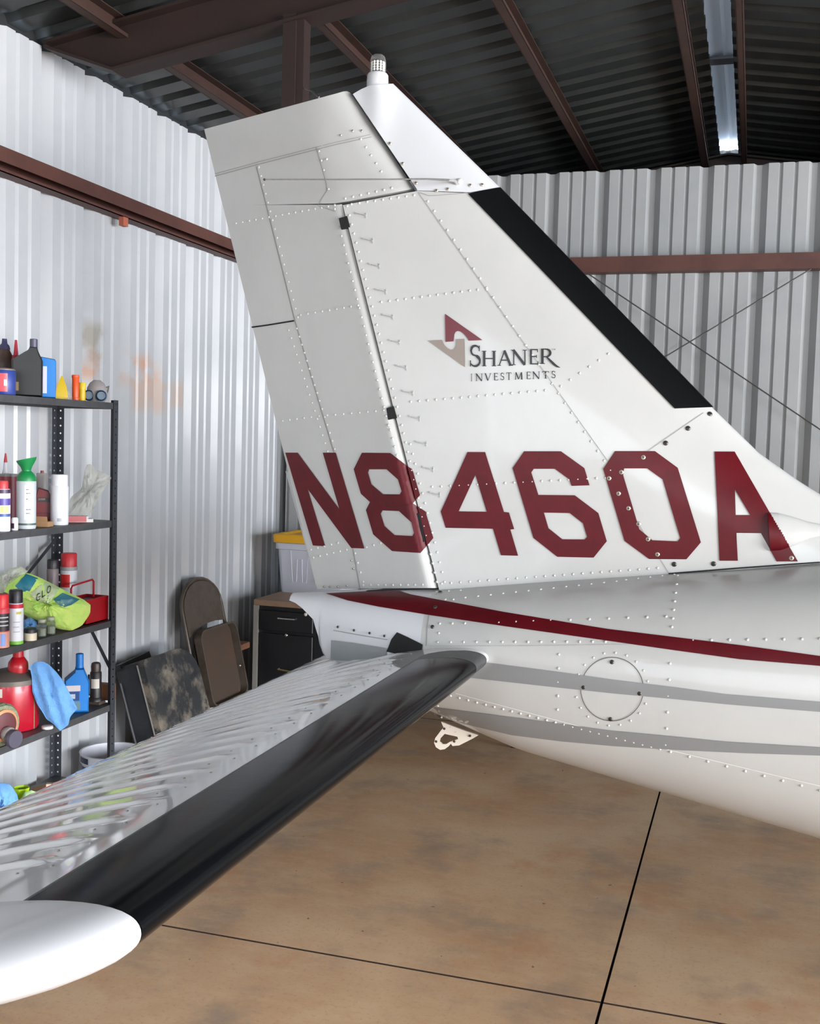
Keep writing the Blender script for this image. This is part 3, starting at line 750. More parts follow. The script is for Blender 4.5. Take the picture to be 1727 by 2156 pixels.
# beacon
bc = at(795, 182, 1, YC); zb = at(795, 178, 1, YC).z; zl = at(795, 156, 1, YC).z; zt = at(795, 115, 1, YC).z
bx_ = empty('beacon', (0, 0, 0)); bx_.parent = AC; bx_.location = Vector((bc.x, YC, zb-.02))-AC.location
s_ = scale_at(bc); hb = zl-zb+.02
G().lathe([(23*s_, 0), (23*s_, hb*.55), (22.5*s_, hb*.9), (20*s_, hb)], 28).build('beacon_base', tipw, bx_, smooth=True)
ht = zt-zb+.02
G().lathe([(17.5*s_, hb-.004), (17*s_, ht-.022), (15*s_, ht-.008), (10*s_, ht-.002), (.001, ht)], 24).build('beacon_lens', lensm, bx_, smooth=True)
G().lathe([(13*s_, hb-.002), (13*s_, ht-.02)], 12).build('led_core', M('led board', (26, 28, 32), .3), bx_)
g = G()
for j in range(12):
    for k in range(4):
        a = 2*math.pi*(j+.5)/12; rr = 13.2*s_; dome(g, Vector((rr*math.cos(a), rr*math.sin(a), hb+.009+k*(ht-hb-.032)/3.4)), Vector((math.cos(a), math.sin(a), .01)), .0045, .003, 6)
g.build('led_bulbs', M('led white', (235, 235, 228), .2), bx_, kind='stuff')

# --- fuselage
g = G(); xs_ = [-.905+.04*i for i in range(34)]+[.6, .8, 1.0, 1.3, 1.6, 2.0, 2.4, 2.8, 3.2, 3.7, 4.2]
def ringf(x, n=64, grow=0.0):
    t, b, w_ = fus_t(x)+grow, fus_b(x)-grow, fus_w(x)+grow; zc = (t+b)/2; hh = (t-b)/2; R = []
    for j in range(n):
        a = 2*math.pi*j/n; c, s = math.cos(a), math.sin(a)
        R.append((x, YC-w_*math.copysign(abs(c)**(2/NE), c), zc+hh*math.copysign(abs(s)**(2/NE), s)))
    return R
g.loft([ringf(x) for x in xs_])
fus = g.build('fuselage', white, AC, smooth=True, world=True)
# tail cone: moulded cap behind the seam, open slot for the stabilator below
TCX = at(901, 1300, 1, 3.08).x
tc_prof = [(905, 1246), (900, 1290), (897, 1358)]
xs2 = [-1.385, -1.36, -1.33, -1.29, -1.25, -1.2, -1.15, -1.1, -1.05, -1.0, -.95, -.905]
g = G()
LOW = [(-1.40, 1.150), (-1.36, 1.142), (-1.33, 1.130), (-1.285, 1.100), (-1.265, 1.05), (-1.258, .985), (-1.25, .965), (-1.0, .97), (-.96, .99), (-.905, .95)]
def ringt(x, n=40):
    t = fus_t(x); b = lerp_tab(LOW, x); w_ = fus_w(x); 
    zc, hh = (fus_t(x)+fus_b(x))/2, (fus_t(x)-fus_b(x))/2; R = []
    # lower edge cut flat at b
    k = max(-1, min(1, (b-zc)/hh)); a0 = math.asin(math.copysign(abs(k)**(NE/2), k))
    for j in range(n+1):
        a = a0+(math.pi-2*a0)*j/n; c, s = math.cos(a), math.sin(a)
        R.append((x, YC-w_*math.copysign(abs(c)**(2/NE), c), zc+hh*math.copysign(abs(s)**(2/NE), s)))
    return R
xs2 = [-1.385, -1.36, -1.33, -1.31, -1.295, -1.285, -1.275, -1.268, -1.265, -1.262, -1.258, -1.25, -1.2, -1.15, -1.1, -1.05, -1.0, -.95, -.905]
g.loft([ringt(x) for x in xs2])
cone = g.build('tail_cone', tipw, AC, smooth=True, world=True)
decal('cone_band', [[(697, 1348), (740, 1353), (815, 1365), (812, 1385), (740, 1392), (696, 1390)]], hit_f, M('grey band paint', (130, 135, 136), .4), cone, step=12)
decal('stabilator_slot', [[(814, 1372), (824, 1346), (836, 1331), (860, 1342), (890, 1357), (888, 1372), (840, 1378)]], hit_f, blackm, cone, off=.003, step=10)
seam([(702, 1327), (750, 1336), (816, 1347)], hit_f, cone, 1.6)
screws([(712, 1320), (746, 1327), (779, 1333), (810, 1339)], hit_f, cone, dsteel, .004)
seam([(919, 1250), (906, 1275), (899, 1320), (897, 1360)], hit_f, fus, 1.8)
mst = [(686, 1249), (770, 1244.5), (841, 1243.5), (864, 1251), (917, 1261), (1060, 1288), (1280, 1324), (1420, 1341), (1558, 1358), (1727, 1381), (1850, 1397), (1850, 1414), (1727, 1402), (1558, 1388), (1420, 1369), (1280, 1349), (1060, 1318), (905, 1295), (796, 1277), (732, 1264)]
decal('maroon_stripe', [mst], hit_f, maroon, fus)
decal('grey_stripe', [[(1000, 1391), (1031, 1396), (1170, 1414), (1290, 1431), (1420, 1447), (1530, 1462), (1727, 1478), (1850, 1488), (1850, 1506), (1727, 1499), (1530, 1483), (1420, 1472), (1290, 1460), (1140, 1444), (980, 1426)]], hit_f, gstripe, fus)
decal('grey_stripe', [[(912, 1489), (1100, 1513), (1290, 1539), (1420, 1551), (1530, 1562), (1727, 1574), (1850, 1582), (1850, 1597), (1727, 1591), (1570, 1586), (1419, 1579), (1290, 1571), (1180, 1561), (1077, 1548), (980, 1525), (915, 1506)]], hit_f, gstripe, fus)
rivets([(980, 1258, 1298, 1224, 13), (1318, 1221, 1420, 1210, 5), (920, 1246, 970, 1243, 3), (938, 1262, 955, 1262, 2), (1201, 1305, 1403, 1298, 6), (1427, 1212, 1415, 1320, 7), (1460, 1348, 1727, 1345, 8), (922, 1352, 1275, 1351, 14),
        (949, 1465, 1390, 1577, 25), (1412, 1583, 1727, 1664, 9), (1177, 1378, 1174, 1494, 5), (1411, 1397, 1402, 1568, 6), (926, 1313, 979, 1312, 3), (1051, 1311, 1160, 1306, 4), (922, 1486, 930, 1510, 2), (924, 1333, 924, 1333, 1)], hit_f, fus)
CP = (1289, 1451)
ring = [(CP[0]+66*math.cos(a), CP[1]+67*math.sin(a)) for a in [2*math.pi*i/48 for i in range(49)]]
seam(ring, hit_f, fus, 1.8, M('plate edge', (96, 92, 88), .6), 'inspection_plate_edge', n=48)
g = G()
for i in range(20):
    a = 2*math.pi*(i+.3)/20; px, py = CP[0]+77*math.cos(a), CP[1]+77*math.sin(a)
    dome(g, hit_f(px, py), normal_of(hit_f, px, py), .0036, .0022)
g.build('rivets', rivm, fus, smooth=True, world=True, kind='stuff')
screws([(1289, 1394), (1229, 1447), (1347, 1460), (1286, 1514), (911, 1320), (917, 1279), (927, 1247)], hit_f, fus, dsteel, .0062)
seam([(905, 1360), (1100, 1360), (1500, 1354)], hit_f, fus, 1.3, M('faint seam', (165, 164, 162), .6))
seam([(960, 1460), (1200, 1524), (1400, 1577), (1727, 1655)], hit_f, fus, 1.3, M('lap highlight', (214, 214, 211), .5))  # pale line paints in the highlight along the lower lap
# dorsal fairing edge line and the side scoop crossing letter A
seam([(1408, 1208), (1560, 1196), (1727, 1184)], lambda x, y: hit_y(x, y, lambda a, b: fin_y(a, b)-.001), fin, 3.0, blackm, 'fairing_gap')
sec0 = [(1617, 1079, 1160), (1640, 1080, 1158), (1670, 1088, 1148), (1700, 1098, 1136), (1740, 1106, 1126), (1800, 1110, 1120)]
sec = [(px, lerp_tab([(q[0], q[1]) for q in sec0], px), lerp_tab([(q[0], q[2]) for q in sec0], px)) for px in [1617+1.2*i for i in range(86)]+[1740, 1800]]
rings = []
for k_, (px, ya, yb2) in enumerate(sec):
    a = fin_hit(px, ya); b2 = fin_hit(px+(yb2-ya)*.06, yb2); R = []
    bul = (b2-a).length*.20
    for j in range(25):
        u = math.pi*j/24; m = (a+b2)/2; R.append(m+(a-b2)/2*math.cos(u)+Vector((0, -1, 0))*(bul*math.sin(u)+.0032))
    rings.append(R)
g = G(); g.loft(rings, True, False, closed=False)
for i, f in enumerate(g.f):
    c = sum((Vector(g.v[j]) for j in f), Vector())/len(f); q = pix(c)
    if q[0] < 1548+(q[1]-950)*.574: g.mi[i] = 1
g.build('side_scoop', [white, maroon], fin, smooth=True, world=True)
# tie-down ring under the tail
tz = lambda pts: Z(860, 1200, 3.925, pts)
outer = tz([(270, 1255), (360, 1290), (470, 1330), (580, 1365), (530, 1395), (420, 1450), (365, 1455), (352, 1435), (330, 1460), (300, 1482), (262, 1487), (228, 1465), (213, 1430), (222, 1390), (290, 1300)])
inner = tz([(300, 1355), (405, 1378), (412, 1398), (345, 1420), (312, 1440), (280, 1440), (255, 1420), (262, 1395)])
b = bmesh.new()
for lp in (outer, inner):
    vs = [b.verts.new((x, y, 0)) for x, y in lp]
    for i in range(len(vs)): b.edges.new((vs[i], vs[(i+1) % len(vs)]))
bmesh.ops.triangle_fill(b, use_beauty=True, edges=b.edges[:]); b.verts.ensure_lookup_table()
idx = {v: i for i, v in enumerate(b.verts)}; fs = [tuple(idx[v] for v in f.verts) for f in b.faces]
bd = [(idx[e.verts[0]], idx[e.verts[1]]) for e in b.edges if len(e.link_faces) == 1]; vs = [at(v.co.x, v.co.y, 1, 3.17) for v in b.verts]; b.free()
g = G(); n = len(vs); g.add(vs+[v+Vector((0, .008, 0)) for v in vs], fs+[tuple(i+n for i in f) for f in fs]+[(i, j, j+n, i+n) for i, j in bd])
tdo = g.build('tie_down_ring', M('chipped white bracket', (206, 198, 186), .5, var=(60, (120, 112, 100), .62, .7)), AC, world=True)
screws([(936, 1534), (990, 1549), (919, 1561), (957, 1561)], lambda x, y: at(x, y, 1, 3.168), tdo, dsteel, .004)

# --- stabilator: constant section, leading edge towards the nose
XN, ZN, XT, ZT, HT = -.687, EYE-.600, -1.53, EYE-.822, .050
def naca(s): return 5*HT*2*(.2969*math.sqrt(max(s, 0))-.126*s-.3516*s*s+.2843*s**3-.1036*s**4)*.5/.5
def stab_pt(s, side, y, off=0.0, kc=1.0, kt=1.0):
    """s chord fraction, side +1 top / -1 bottom; off grows the section along its normal"""
    cx, cz = XT-XN, ZT-ZN; L = math.hypot(cx, cz); ux, uz = cx/L, cz/L; nx, nz = uz, -ux
    if nz < 0: nx, nz = -nx, -nz
    h = naca(s)*kt; a = (1-(1-s)*kc)*L
    if off:
        q = math.sqrt(max(s, 1e-9)); dh = (naca((q+1e-4)**2)-naca((q-1e-4)**2 if q > 1e-4 else 0))*kt/(2e-4 if q > 1e-4 else 1e-4+q); da = 2*q*kc*L
        l = math.hypot(dh, da); h += off*da/l; a -= off*dh/l
    return Vector((XN+ux*a+nx*h*side, y, ZN+uz*a+nz*h*side))
YT, YROOT, YFAR = 1.15, 3.25, 5.35
def bead(x, y):
    """stamped stiffening beads on the aft skin, .095 m apart"""
    if x > -.965: e = max(0, 1-(x+.965)/.03)
    else: e = 1.0
    k = (y-1.331)/.0948; dy = (k-round(k))*.0948
    if k < -.4: return 0
    return .0054*math.exp(-(dy/.0125)**2)*e
ss = [0, .0007, .003, .006, .01, .02, .035, .055, .08, .11, .14, .18, .22, .25, .28, .30, .315, .33, .345, .36, .4, .45, .5, .56, .62, .68, .74, .80, .86, .92, .97, 1]
def stab_half(name, y0, y1, beads, ny):
    g = G(); ysamp = [y0+(y1-y0)*i/ny for i in range(ny+1)]; top = []; 
    for yy in ysamp:
        row = []
        for s in ss:
            P = stab_pt(s, 1, yy)
            if beads and s > .2:
                P = P+Vector((0, 0, bead(P.x, yy)*(1 if s < .95 else .3)+0.0006*math.sin(yy*23+P.x*9)*math.sin(P.x*31+yy*5)))
            row.append(P)
        top.append(row)
    n = len(ss); vs = [p for r in top for p in r]; fs = [(i*n+j, i*n+j+1, (i+1)*n+j+1, (i+1)*n+j) for i in range(ny) for j in range(n-1)]
    g.add(vs, fs)
    rings = [[stab_pt(s, -1, yy) for s in ss] for yy in (y0, (y0+y1)/2, y1)]
    g.loft(rings, False, False, closed=False)
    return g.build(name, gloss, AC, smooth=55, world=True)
stab = stab_half('stabilator', YT, YROOT, True, 420)
stab2 = stab_half('stabilator', YROOT, YFAR, True, 120)
# tip caps
def tipcap(sgn, y0):
    g = G(); rings = []; sr = [s for s in ss if s not in (.33, .345, .315)]
    for t in (0, .08, .2, .35, .5, .65, .78, .88, .95, .985, 1.0):
        k = math.sqrt(max(0, 1-t*t)); yy = y0-sgn*.165*t
        kc = 1-.42*(1-k)
        kt = max(.01, k**.8)*1.02
        up = [stab_pt(s, 1, yy, .0055 if t <= .1 else .0055*(1-t), kc, kt) for s in sr]; dn = [stab_pt(s, -1, yy, .0055 if t <= .1 else .0055*(1-t), kc, kt) for s in reversed(sr[1:-1])]
        rings.append(up+dn)
    g.loft(rings, False, True)
    return g.build('stabilator_tip', tipw, AC, smooth=True, world=True)
tc1 = tipcap(1, YT); tipcap(-1, YFAR)
# tip screw
def stab_top_hit(px, py):
    d = ray(px, py); a, b = 1.0, 6.0
    lo, hi = 1.0, 4.5
    def f(y):
        P = CAM+d*(y/d.y); s = (P.x-XN)/(XT-XN); s = max(0, min(1, s)); return P.z-stab_pt(s, 1, y).z
    for _ in range(40):
        m = (lo+hi)/2
        if f(m) > 0: lo = m
        else: hi = m
    return CAM+d*(lo/d.y)
screws([(93, 1910)], stab_top_hit, tc1, dsteel, .0062)
# boots on the stabilator
def boot_part(name, y0, y1, s1, off, mat, n=10, rnd=0.0):
    sb = [0, .003, .01, .02, .035, .055, .08, .11, .14, .165, .185, .2]; sb = [s*s1/.2 for s in sb]; rings = []
    for i in range(n+1):
        yy = y0+(y1-y0)*i/n
        rings.append([stab_pt(s, 1, yy, off) for s in reversed(sb)]+[stab_pt(s, -1, yy, off) for s in sb[1:]])
    if rnd:
        for q in (.25, .5, .75, .92, 1.0):
            yy = y1+rnd*q; k = math.sqrt(1-q*q)
            rings.append([stab_pt(s*(.35+.65*k), 1, yy, off) for s in reversed(sb)]+[stab_pt(s*(.35+.65*k), -1, yy, off) for s in sb[1:]])
    g = G(); g.loft(rings, False, False, closed=False)
    return g.build(name, mat, AC, smooth=True, world=True)
bb = boot_part('deicer_boot', YT+.001, 2.92, .188, .0022, bootm, 20, .06); tag(bb, 'matte charcoal edge of stabilator deicer boot')
bt = boot_part('deicer_boot', YT+.004, 2.83, .176, .0045, boot, 40, .02); tag(bt, 'glossy black stabilator deicer boot')
boot_part('deicer_boot', 3.6, YFAR-.004, .2, .0045, boot, 10)
# rivets on the stabilator skin
g = G()
def srow(x0, ya, yb2, st, r=.003):
    yy = ya
    while yy <= yb2:
        s = (x0-XN)/(XT-XN); P = stab_pt(s, 1, yy); dome(g, P, Vector((-.1, 0, 1)), r, .0018, 6); yy += st
srow(-.945, 1.2837, 3.05, .0474); srow(-.90, 1.3, 3.05, .0948); srow(-1.515, 1.2, 3.15, .05); srow(-1.05, 2.88, 3.08, .028); srow(-1.09, 2.86, 3.08, .028); srow(-1.0, 2.86, 3.08, .03)
g.build('rivets', rivm, stab, smooth=True, world=True, kind='stuff')
g = G(); g.add([stab_pt(.965, 1, yy)+Vector((dx_, 0, .0008)) for yy in (2.35, 3.2) for dx_ in (-.001, .001)], [(0, 1, 3, 2)]); g.build('trim_tab_gap', seamm, stab, world=True)

# ================================================================== SHELF UNIT ALONG THE LEFT WALL
from mathutils.bvhtree import BVHTree
SXF, SXB, SY0, SY1 = -2.61, -2.915, 3.235, 4.163
SZ = [1.790, 1.285, .853, .486, .13]
su = empty('shelving_unit', ((SXF+SXB)/2, (SY0+SY1)/2, 0), 'charcoal steel shelving unit with perforated posts loaded with bottles and tools', 'shelf')
for z in SZ:
    g = G(); g.box((SXB+.003, SY0+.003, z-.004), (SXF-.003, SY1-.003, z)); h = .027
    for (a, b) in (((SXF-.005, SY0+.003, z-h), (SXF-.003, SY1-.003, z-.004)), ((SXB+.003, SY0+.003, z-h), (SXB+.005, SY1-.003, z-.004)), ((SXB+.005, SY0+.003, z-h), (SXF-.005, SY0+.005, z-.004)), ((SXB+.005, SY1-.005, z-h), (SXF-.005, SY1-.003, z-.004))): g.box(a, b)
    g.box((SXF-.014, SY0+.004, z-h), (SXF-.005, SY1-.004, z-h+.002))
    g.build('shelf_board', shelfm, su, world=True)
def perforated(g, o, u, v, L, wd, pitch=.0325, r=.0042):
    """flat strip of length L (along v), width wd (along u) with a column of holes"""
    o, u, v = Vector(o), Vector(u), Vector(v); n = int(L/pitch); p = L/n
    for k in range(n):
        c = o+v*(p*(k+.5))+u*(wd*.5); vs = [o+v*p*k, o+v*p*k+u*wd, o+v*p*(k+1)+u*wd, o+v*p*(k+1)]
        hs = [c+r*(math.cos(a)*u+math.sin(a)*v) for a in [math.pi/4*(j+.5)-math.pi for j in range(8)]]
        g.add(vs+hs, [(0, 1, 6, 5, 4), (1, 2, 8, 7, 6), (2, 3, 10, 9, 8), (3, 0, 4, 11, 10)])
for (x, sx) in ((SXF, -1), (SXB, 1)):
    for (yy, sy) in ((SY0, 1), (SY1, -1)):
        g = G(); perforated(g, (x, yy, 0), (0, sy, 0), (0, 0, 1), SZ[0]+.012, .036); perforated(g, (x, yy, 0), (sx, 0, 0), (0, 0, 1), SZ[0]+.012, .036)
        g.build('post', postm, su, world=True)
def bar(p, q, wd=.016, t=.002):
    p, q = Vector(p), Vector(q); d = (q-p).normalized(); n = Vector((1, 0, 0)) if abs(d.x) < .1 else Vector((0, 1, 0)); s = d.cross(n).normalized()*wd/2
    a = [p+s, p-s, p-s+n*t, p+s+n*t]; b = [q+s, q-s, q-s+n*t, q+s+n*t]; G().loft([a, b]).build('brace', postm, su, world=True)
a1 = at(147, 1172, 0, SXB); a2 = at(243, 1428, 0, SXF)
bar((SXB, SY1-.002, a1.z), (SXF, SY1-.002, a2.z)); b1 = at(124, 1126, 0, SXB); b2 = at(58, 1208, 0, SXB); dd = (b2-b1)
bar(b1, b1+dd*2.4)
# wire mesh edge behind the front post
def spot(k, px, xp):
    """place on shelf k seen at image column px, in the vertical plane x = xp"""
    yy = [835, 1105, 1340, 1510, 1690][k]; P = at(px, yy, 0, xp); return Vector((P.x, P.y, SZ[k]+.0015))
TOCAM = math.atan2(-3.9, 2.7)
def thing(name, k, px, xp, label, cat, group=None, rz=0.0):
    P = spot(k, px, xp); e = empty(name, P, label, cat, group, rot=(0, 0, rz)); return e, scale_at(P)
def arc_label(g, r, z0, z1, a0, a1, n=10):
    vs = []
    for i in range(n+1):
        a = a0+(a1-a0)*i/n; vs += [(r*math.cos(a), r*math.sin(a), z0), (r*math.cos(a), r*math.sin(a), z1)]
    return g.add(vs, [(2*i, 2*i+2, 2*i+3, 2*i+1) for i in range(n)])
def colour(rgb, rough=.4): return M('c%d_%d_%d' % tuple(rgb), rgb, rough)
def can(name, k, px, xp, rpx, hpx, label, body, cap, caph=.22, bands=(), capr=.86, cat='spray can', group=None, patches=(), dome_top=True):
    e, s = thing(name, k, px, xp, label, cat, group); r, h = rpx*s, hpx*s; hb = h*(1-caph)
    G().lathe([(r*.94, 0), (r, .004), (r, hb-.006), (r*.9, hb)], 24).build('can_body', colour(body), e, smooth=True)
    if caph: G().lathe([(r*capr, hb-.001), (r*capr, h-.004), (r*capr*.9, h)], 20).build('cap', colour(cap), e, smooth=True)
    for (z0, z1, c) in bands: G().lathe([(r*1.012, hb*z0), (r*1.012, hb*z1)], 24, c0=False, c1=False).build('label_band', colour(c), e, smooth=True)
    for (z0, z1, a0, a1, c) in patches:
        g = G(); arc_label(g, r*1.02, hb*z0, hb*z1, TOCAM+a0, TOCAM+a1); g.build('label_patch', colour(c), e, smooth=True)
    return e
def flask(name, k, px, xp, poly, dep, label, body, cat, cap=None, labels=(), rz=None, group=None, base=None):
    """moulded bottle: outline (pixels, from base centre, y up) given depth and rounded edges"""
    e, s = thing(name, k, px, xp, label, cat, group, rz=TOCAM+math.pi/2 if rz is None else rz)
    P = [(x*s, y*s) for x, y in poly]; d = dep*s/2; rings = []
    cx = sum(p[0] for p in P)/len(P); cy = sum(p[1] for p in P)/len(P)
    for dy, kx in ((-d, .88), (-d*.75, 1), (d*.75, 1), (d, .88)):
        rings.append([(cx+(x-cx)*kx, dy*(1 if y < P[2][1]*.8 or True else .5), max(0, cy+(y-cy)*(kx*.5+.5))) for x, y in P])
    G().loft(rings).build('bottle_body', colour(body, .35), e, smooth=35)
    if cap:
        (x, z0, z1, r, c) = cap; G().lathe([(r*s, z0*s), (r*s, z1*s-.002), (r*s*.85, z1*s)], 16, cx=x*s).build('cap', colour(c), e, smooth=True)
    for (x0, x1, z0, z1, c) in labels:
        G().box((x0*s, -d-.0012, z0*s), (x1*s, -d+.0005, z1*s)).build('label_patch', colour(c), e)
    return e
def pillow(poly, xp, thick, mat, name, parent, jit=.15, rings=7, seed=1, fold=0.0, n=None, push=0.0):
    """soft lump with the given outline, facing the room"""
    rnd = random.Random(seed); pts = seg(poly+[poly[0]], n or 40)[:-1]
    cx = sum(p[0] for p in pts)/len(pts); cy = sum(p[1] for p in pts)/len(pts)
    C = at(cx, cy, 0, xp); nrm = tocam(C); nrm.z = 0; nrm.normalize(); C += nrm*push
    def pl(px, py):
        d = ray(px, py); t = (C-CAM).dot(nrm)/d.dot(nrm); return CAM+d*t
    fr, bk = [], []
    for r in range(rings+1):
        k = 1-r/rings; b = math.sqrt(max(0, 1-k*k)); fr.append([]); bk.append([])
        for i, (x, y) in enumerate(pts):
            px_, py_ = cx+(x-cx)*k, cy+(y-cy)*k; P = pl(px_, py_)
            w_ = b*thick*(1+jit*(rnd.random()-.5)*2)+fold*math.sin(px_*.21-py_*.06)*(.25+.75*b)
            fr[-1].append(P+nrm*w_*.6); bk[-1].append(P-nrm*w_*.4)
    g = G(); g.loft(fr, False, True); g.loft(bk, False, True)
    bv = BVHTree.FromPolygons([Vector(v) for v in g.v], g.f)
    o = g.build(name, mat, parent, smooth=True, world=True)
    def hit(px, py):
        d = ray(px, py).normalized(); h = bv.ray_cast(CAM, d)[0]
        return h if h is not None else pl(px, py)
    return o, hit

# ---- top shelf
e = can('paint_tin', 0, 8, -2.66, 24, 55, 'blue tin with red label at the crowded end of the top shelf', (44, 62, 132), (120, 110, 96), .06, (), .97, 'tin', patches=((.12, .85, -1.0, .35, (226, 70, 80)), (.35, .6, .05, .3, (240, 225, 225))))
e, s = thing('spout_bottle', 0, 9, -2.85, 'dark bottle with tapered spout behind the blue tin', 'bottle')
G().lathe([(22*s, 0), (22*s, 70*s), (20*s, 80*s), (12*s, 96*s), (9*s, 102*s)], 18).build('bottle_body', colour((78, 60, 52)), e, smooth=True)
G().lathe([(12*s, 100*s), (10*s, 108*s), (6*s, 112*s), (5*s, 122*s)], 14).build('spout', colour((58, 56, 84)), e, smooth=True)
e, s = thing('nozzle_tube', 0, 33, -2.80, 'slim tube with red cone nozzle behind the black jug', 'tube')
G().lathe([(9*s, 0), (9*s, 84*s), (7*s, 88*s)], 14).build('tube_body', colour((150, 30, 44)), e, smooth=True)
G().lathe([(5*s, 87*s), (2.4*s, 120*s)], 12).build('nozzle', colour((186, 24, 50)), e, smooth=True)
flask('oil_jug', 0, 57, -2.70, [(-31, 0), (31, 0), (31, 76), (22, 96), (20, 104), (5, 104), (2, 98), (-31, 76)], 44, 'black plastic oil jug with grey neck on the top shelf', (20, 19, 21), 'jug', (12.5, 100, 122, 8, (74, 70, 92)), ((-22, -16, 12, 30, (120, 100, 60)),))
flask('fluid_jug', 0, 102, -2.69, [(-15, 0), (15, 0), (15, 78), (12, 82), (-15, 86)], 40, 'light blue slab-sided jug beside the black jug on top shelf', (20, 124, 206), 'jug', None, ((-11, -3, 10, 66, (212, 210, 226)),))
e, s = thing('squeeze_pouch', 0, 130, -2.68, 'small yellow pouch with clear wrapper on the top shelf', 'pouch', rz=TOCAM+math.pi/2)
G().loft([[(x*s, y*s, z*s) for x, y in ((-12*a, -9*a), (12*a, -9*a), (12*a, 9*a), (-12*a, 9*a))] for a, z in ((1, 0), (1.05, 6), (.8, 26), (.35, 42), (.12, 49))]).build('pouch_body', colour((216, 178, 30)), e, smooth=30)
G().loft([[(x*s, y*s, z*s) for x, y in ((2*a+4, -10*a), (20*a+2, -10*a), (20*a+2, 6*a), (2*a+4, 6*a))] for a, z in ((1, 0), (.8, 10), (.3, 26))]).build('wrapper', bagm, e, smooth=30)
e, s = thing('plastic_tube', 0, 159, -2.67, 'orange plastic tube standing on the top shelf', 'tube')
G().lathe([(8*s, 0), (8*s, 5*s), (7*s, 6*s), (7.2*s, 46*s), (8*s, 47*s), (8*s, 52*s), (7*s, 53*s)], 18).build('tube_body', orangep, e, smooth=True)
e, s = thing('plastic_tube', 0, 173, -2.67, 'short yellow plastic tube standing on the top shelf', 'tube')
G().lathe([(7*s, 0), (7*s, 24*s)], 18).build('tube_body', yellp, e, smooth=True); G().lathe([(7.4*s, 24*s), (7.4*s, 36*s), (6.4*s, 38*s)], 18).build('cap', colour((236, 198, 50)), e, smooth=True)
e, s = thing('respirator_mask', 0, 204, -2.68, 'grey half-face respirator with navy filters on the top shelf', 'respirator', rz=TOCAM+math.pi/2)
G().loft([[(22*s*k*math.cos(a), 16*s*k*math.sin(a), z*s) for a in [2*math.pi*j/20 for j in range(20)]] for k, z in ((.72, 0), (.95, 8), (1, 18), (.9, 30), (.66, 40), (.3, 46))]).build('face_piece', colour((158, 150, 148), .5), e, smooth=True)
for x, y_o in ((8, 0), (-17, 9)):
    g = G(); rings = []
    for rr, yy in ((10, -12), (11.5, -16), (11.5, -22), (9, -24), (6, -21)): rings.append([(x*s+rr*s*math.cos(a), (yy+y_o)*s, 13*s+rr*s*math.sin(a)) for a in [2*math.pi*j/18 for j in range(18)]])
    g.loft(rings); f_ = g.build('filter', colour((32, 60, 88)), e, smooth=30)
    G().loft([[(x*s+rr*s*math.cos(a), (yy+y_o)*s, 13*s+rr*s*math.sin(a)) for a in [2*math.pi*j/14 for j in range(14)]] for rr, yy in ((8.5, -23.6), (8.2, -24.8), (6.4, -24.8), (6, -22))]).build('filter_ring', colour((104, 122, 136)), f_, smooth=30)
    G().loft([[(x*s+rr*s*math.cos(a), (yy+y_o)*s, 13*s+rr*s*math.sin(a)) for a in [2*math.pi*j/12 for j in range(12)]] for rr, yy in ((5.6, -20.5), (5, -23), (2.4, -23), (2, -21))]).build('filter_core', colour((48, 56, 64)), f_, smooth=30)
G().tube([(16*s, -4*s, 30*s), (24*s, 0, 34*s), (22*s, 6*s, 22*s), (14*s, 8*s, 12*s)], 1.6*s, 6).build('strap', colour((120, 116, 112)), e)

# ---- second shelf
can('spray_can', 1, 5, -2.65, 16, 106, 'white aerosol can with purple and blue label at the end of its shelf', (222, 224, 232), (196, 60, 66), .16, ((.9, .99, (60, 40, 70)), (.62, .78, (86, 70, 150)), (.35, .42, (70, 90, 150))), .7, patches=((.45, .6, -.2, .8, (206, 220, 120)),))
e, s = thing('paint_can', 1, 17, -2.80, 'dark red can with grey lid behind the aerosols', 'can')
G().lathe([(20*s, 0), (20*s, 104*s)], 22).build('can_body', colour((120, 26, 40)), e, smooth=True); G().lathe([(21*s, 103*s), (21*s, 108*s), (18*s, 108*s)], 22).build('lid', colour((120, 116, 112)), e, smooth=True)
e, s = thing('glue_bottle', 1, 11, -2.84, 'slim clear glue bottle with red tip at the back of second shelf', 'bottle')
G().lathe([(9*s, 0), (9*s, 100*s), (5*s, 116*s), (4*s, 130*s)], 14).build('bottle_body', colour((200, 196, 198)), e, smooth=True); G().lathe([(4*s, 129*s), (1.6*s, 149*s)], 12).build('tip', redp, e, smooth=True)
e, s = thing('small_bottle', 1, 31, -2.64, 'tiny white bottle with dark label beside the green-topped can', 'bottle')
G().lathe([(7*s, 0), (7*s, 24*s), (5*s, 27*s)], 14).build('bottle_body', wplast, e, smooth=True); g = G(); arc_label(g, 7.15*s, 4*s, 15*s, TOCAM-1.5, TOCAM-.1); g.build('label_patch', colour((52, 30, 60)), e)
e, s = thing('lubricant_can', 1, 55, -2.655, 'silver can with green trigger funnel top on the second shelf', 'spray can')
G().lathe([(19*s, 0), (20*s, 3*s), (20*s, 98*s), (18.5*s, 101*s)], 26).build('can_body', colour((196, 200, 204), .3), e, smooth=True)
g = G(); g.lathe([(19.5*s, 100*s), (19.5*s, 108*s), (15*s, 116*s), (9.5*s, 121*s), (9.5*s, 124*s)], 24); f_ = g.build('shoulder', greenp, e, smooth=True)
rings = []
for k_, (r_, z_, t_) in enumerate(((9.5, 123, 0), (12, 130, .08), (19, 141, .2), (20.5, 146, .24), (18, 144, .24))):
    rings.append([(r_*s*math.cos(a), r_*s*math.sin(a), z_*s+t_*r_*s*math.cos(a-TOCAM-1.3)) for a in [2*math.pi*j/24 for j in range(24)]])
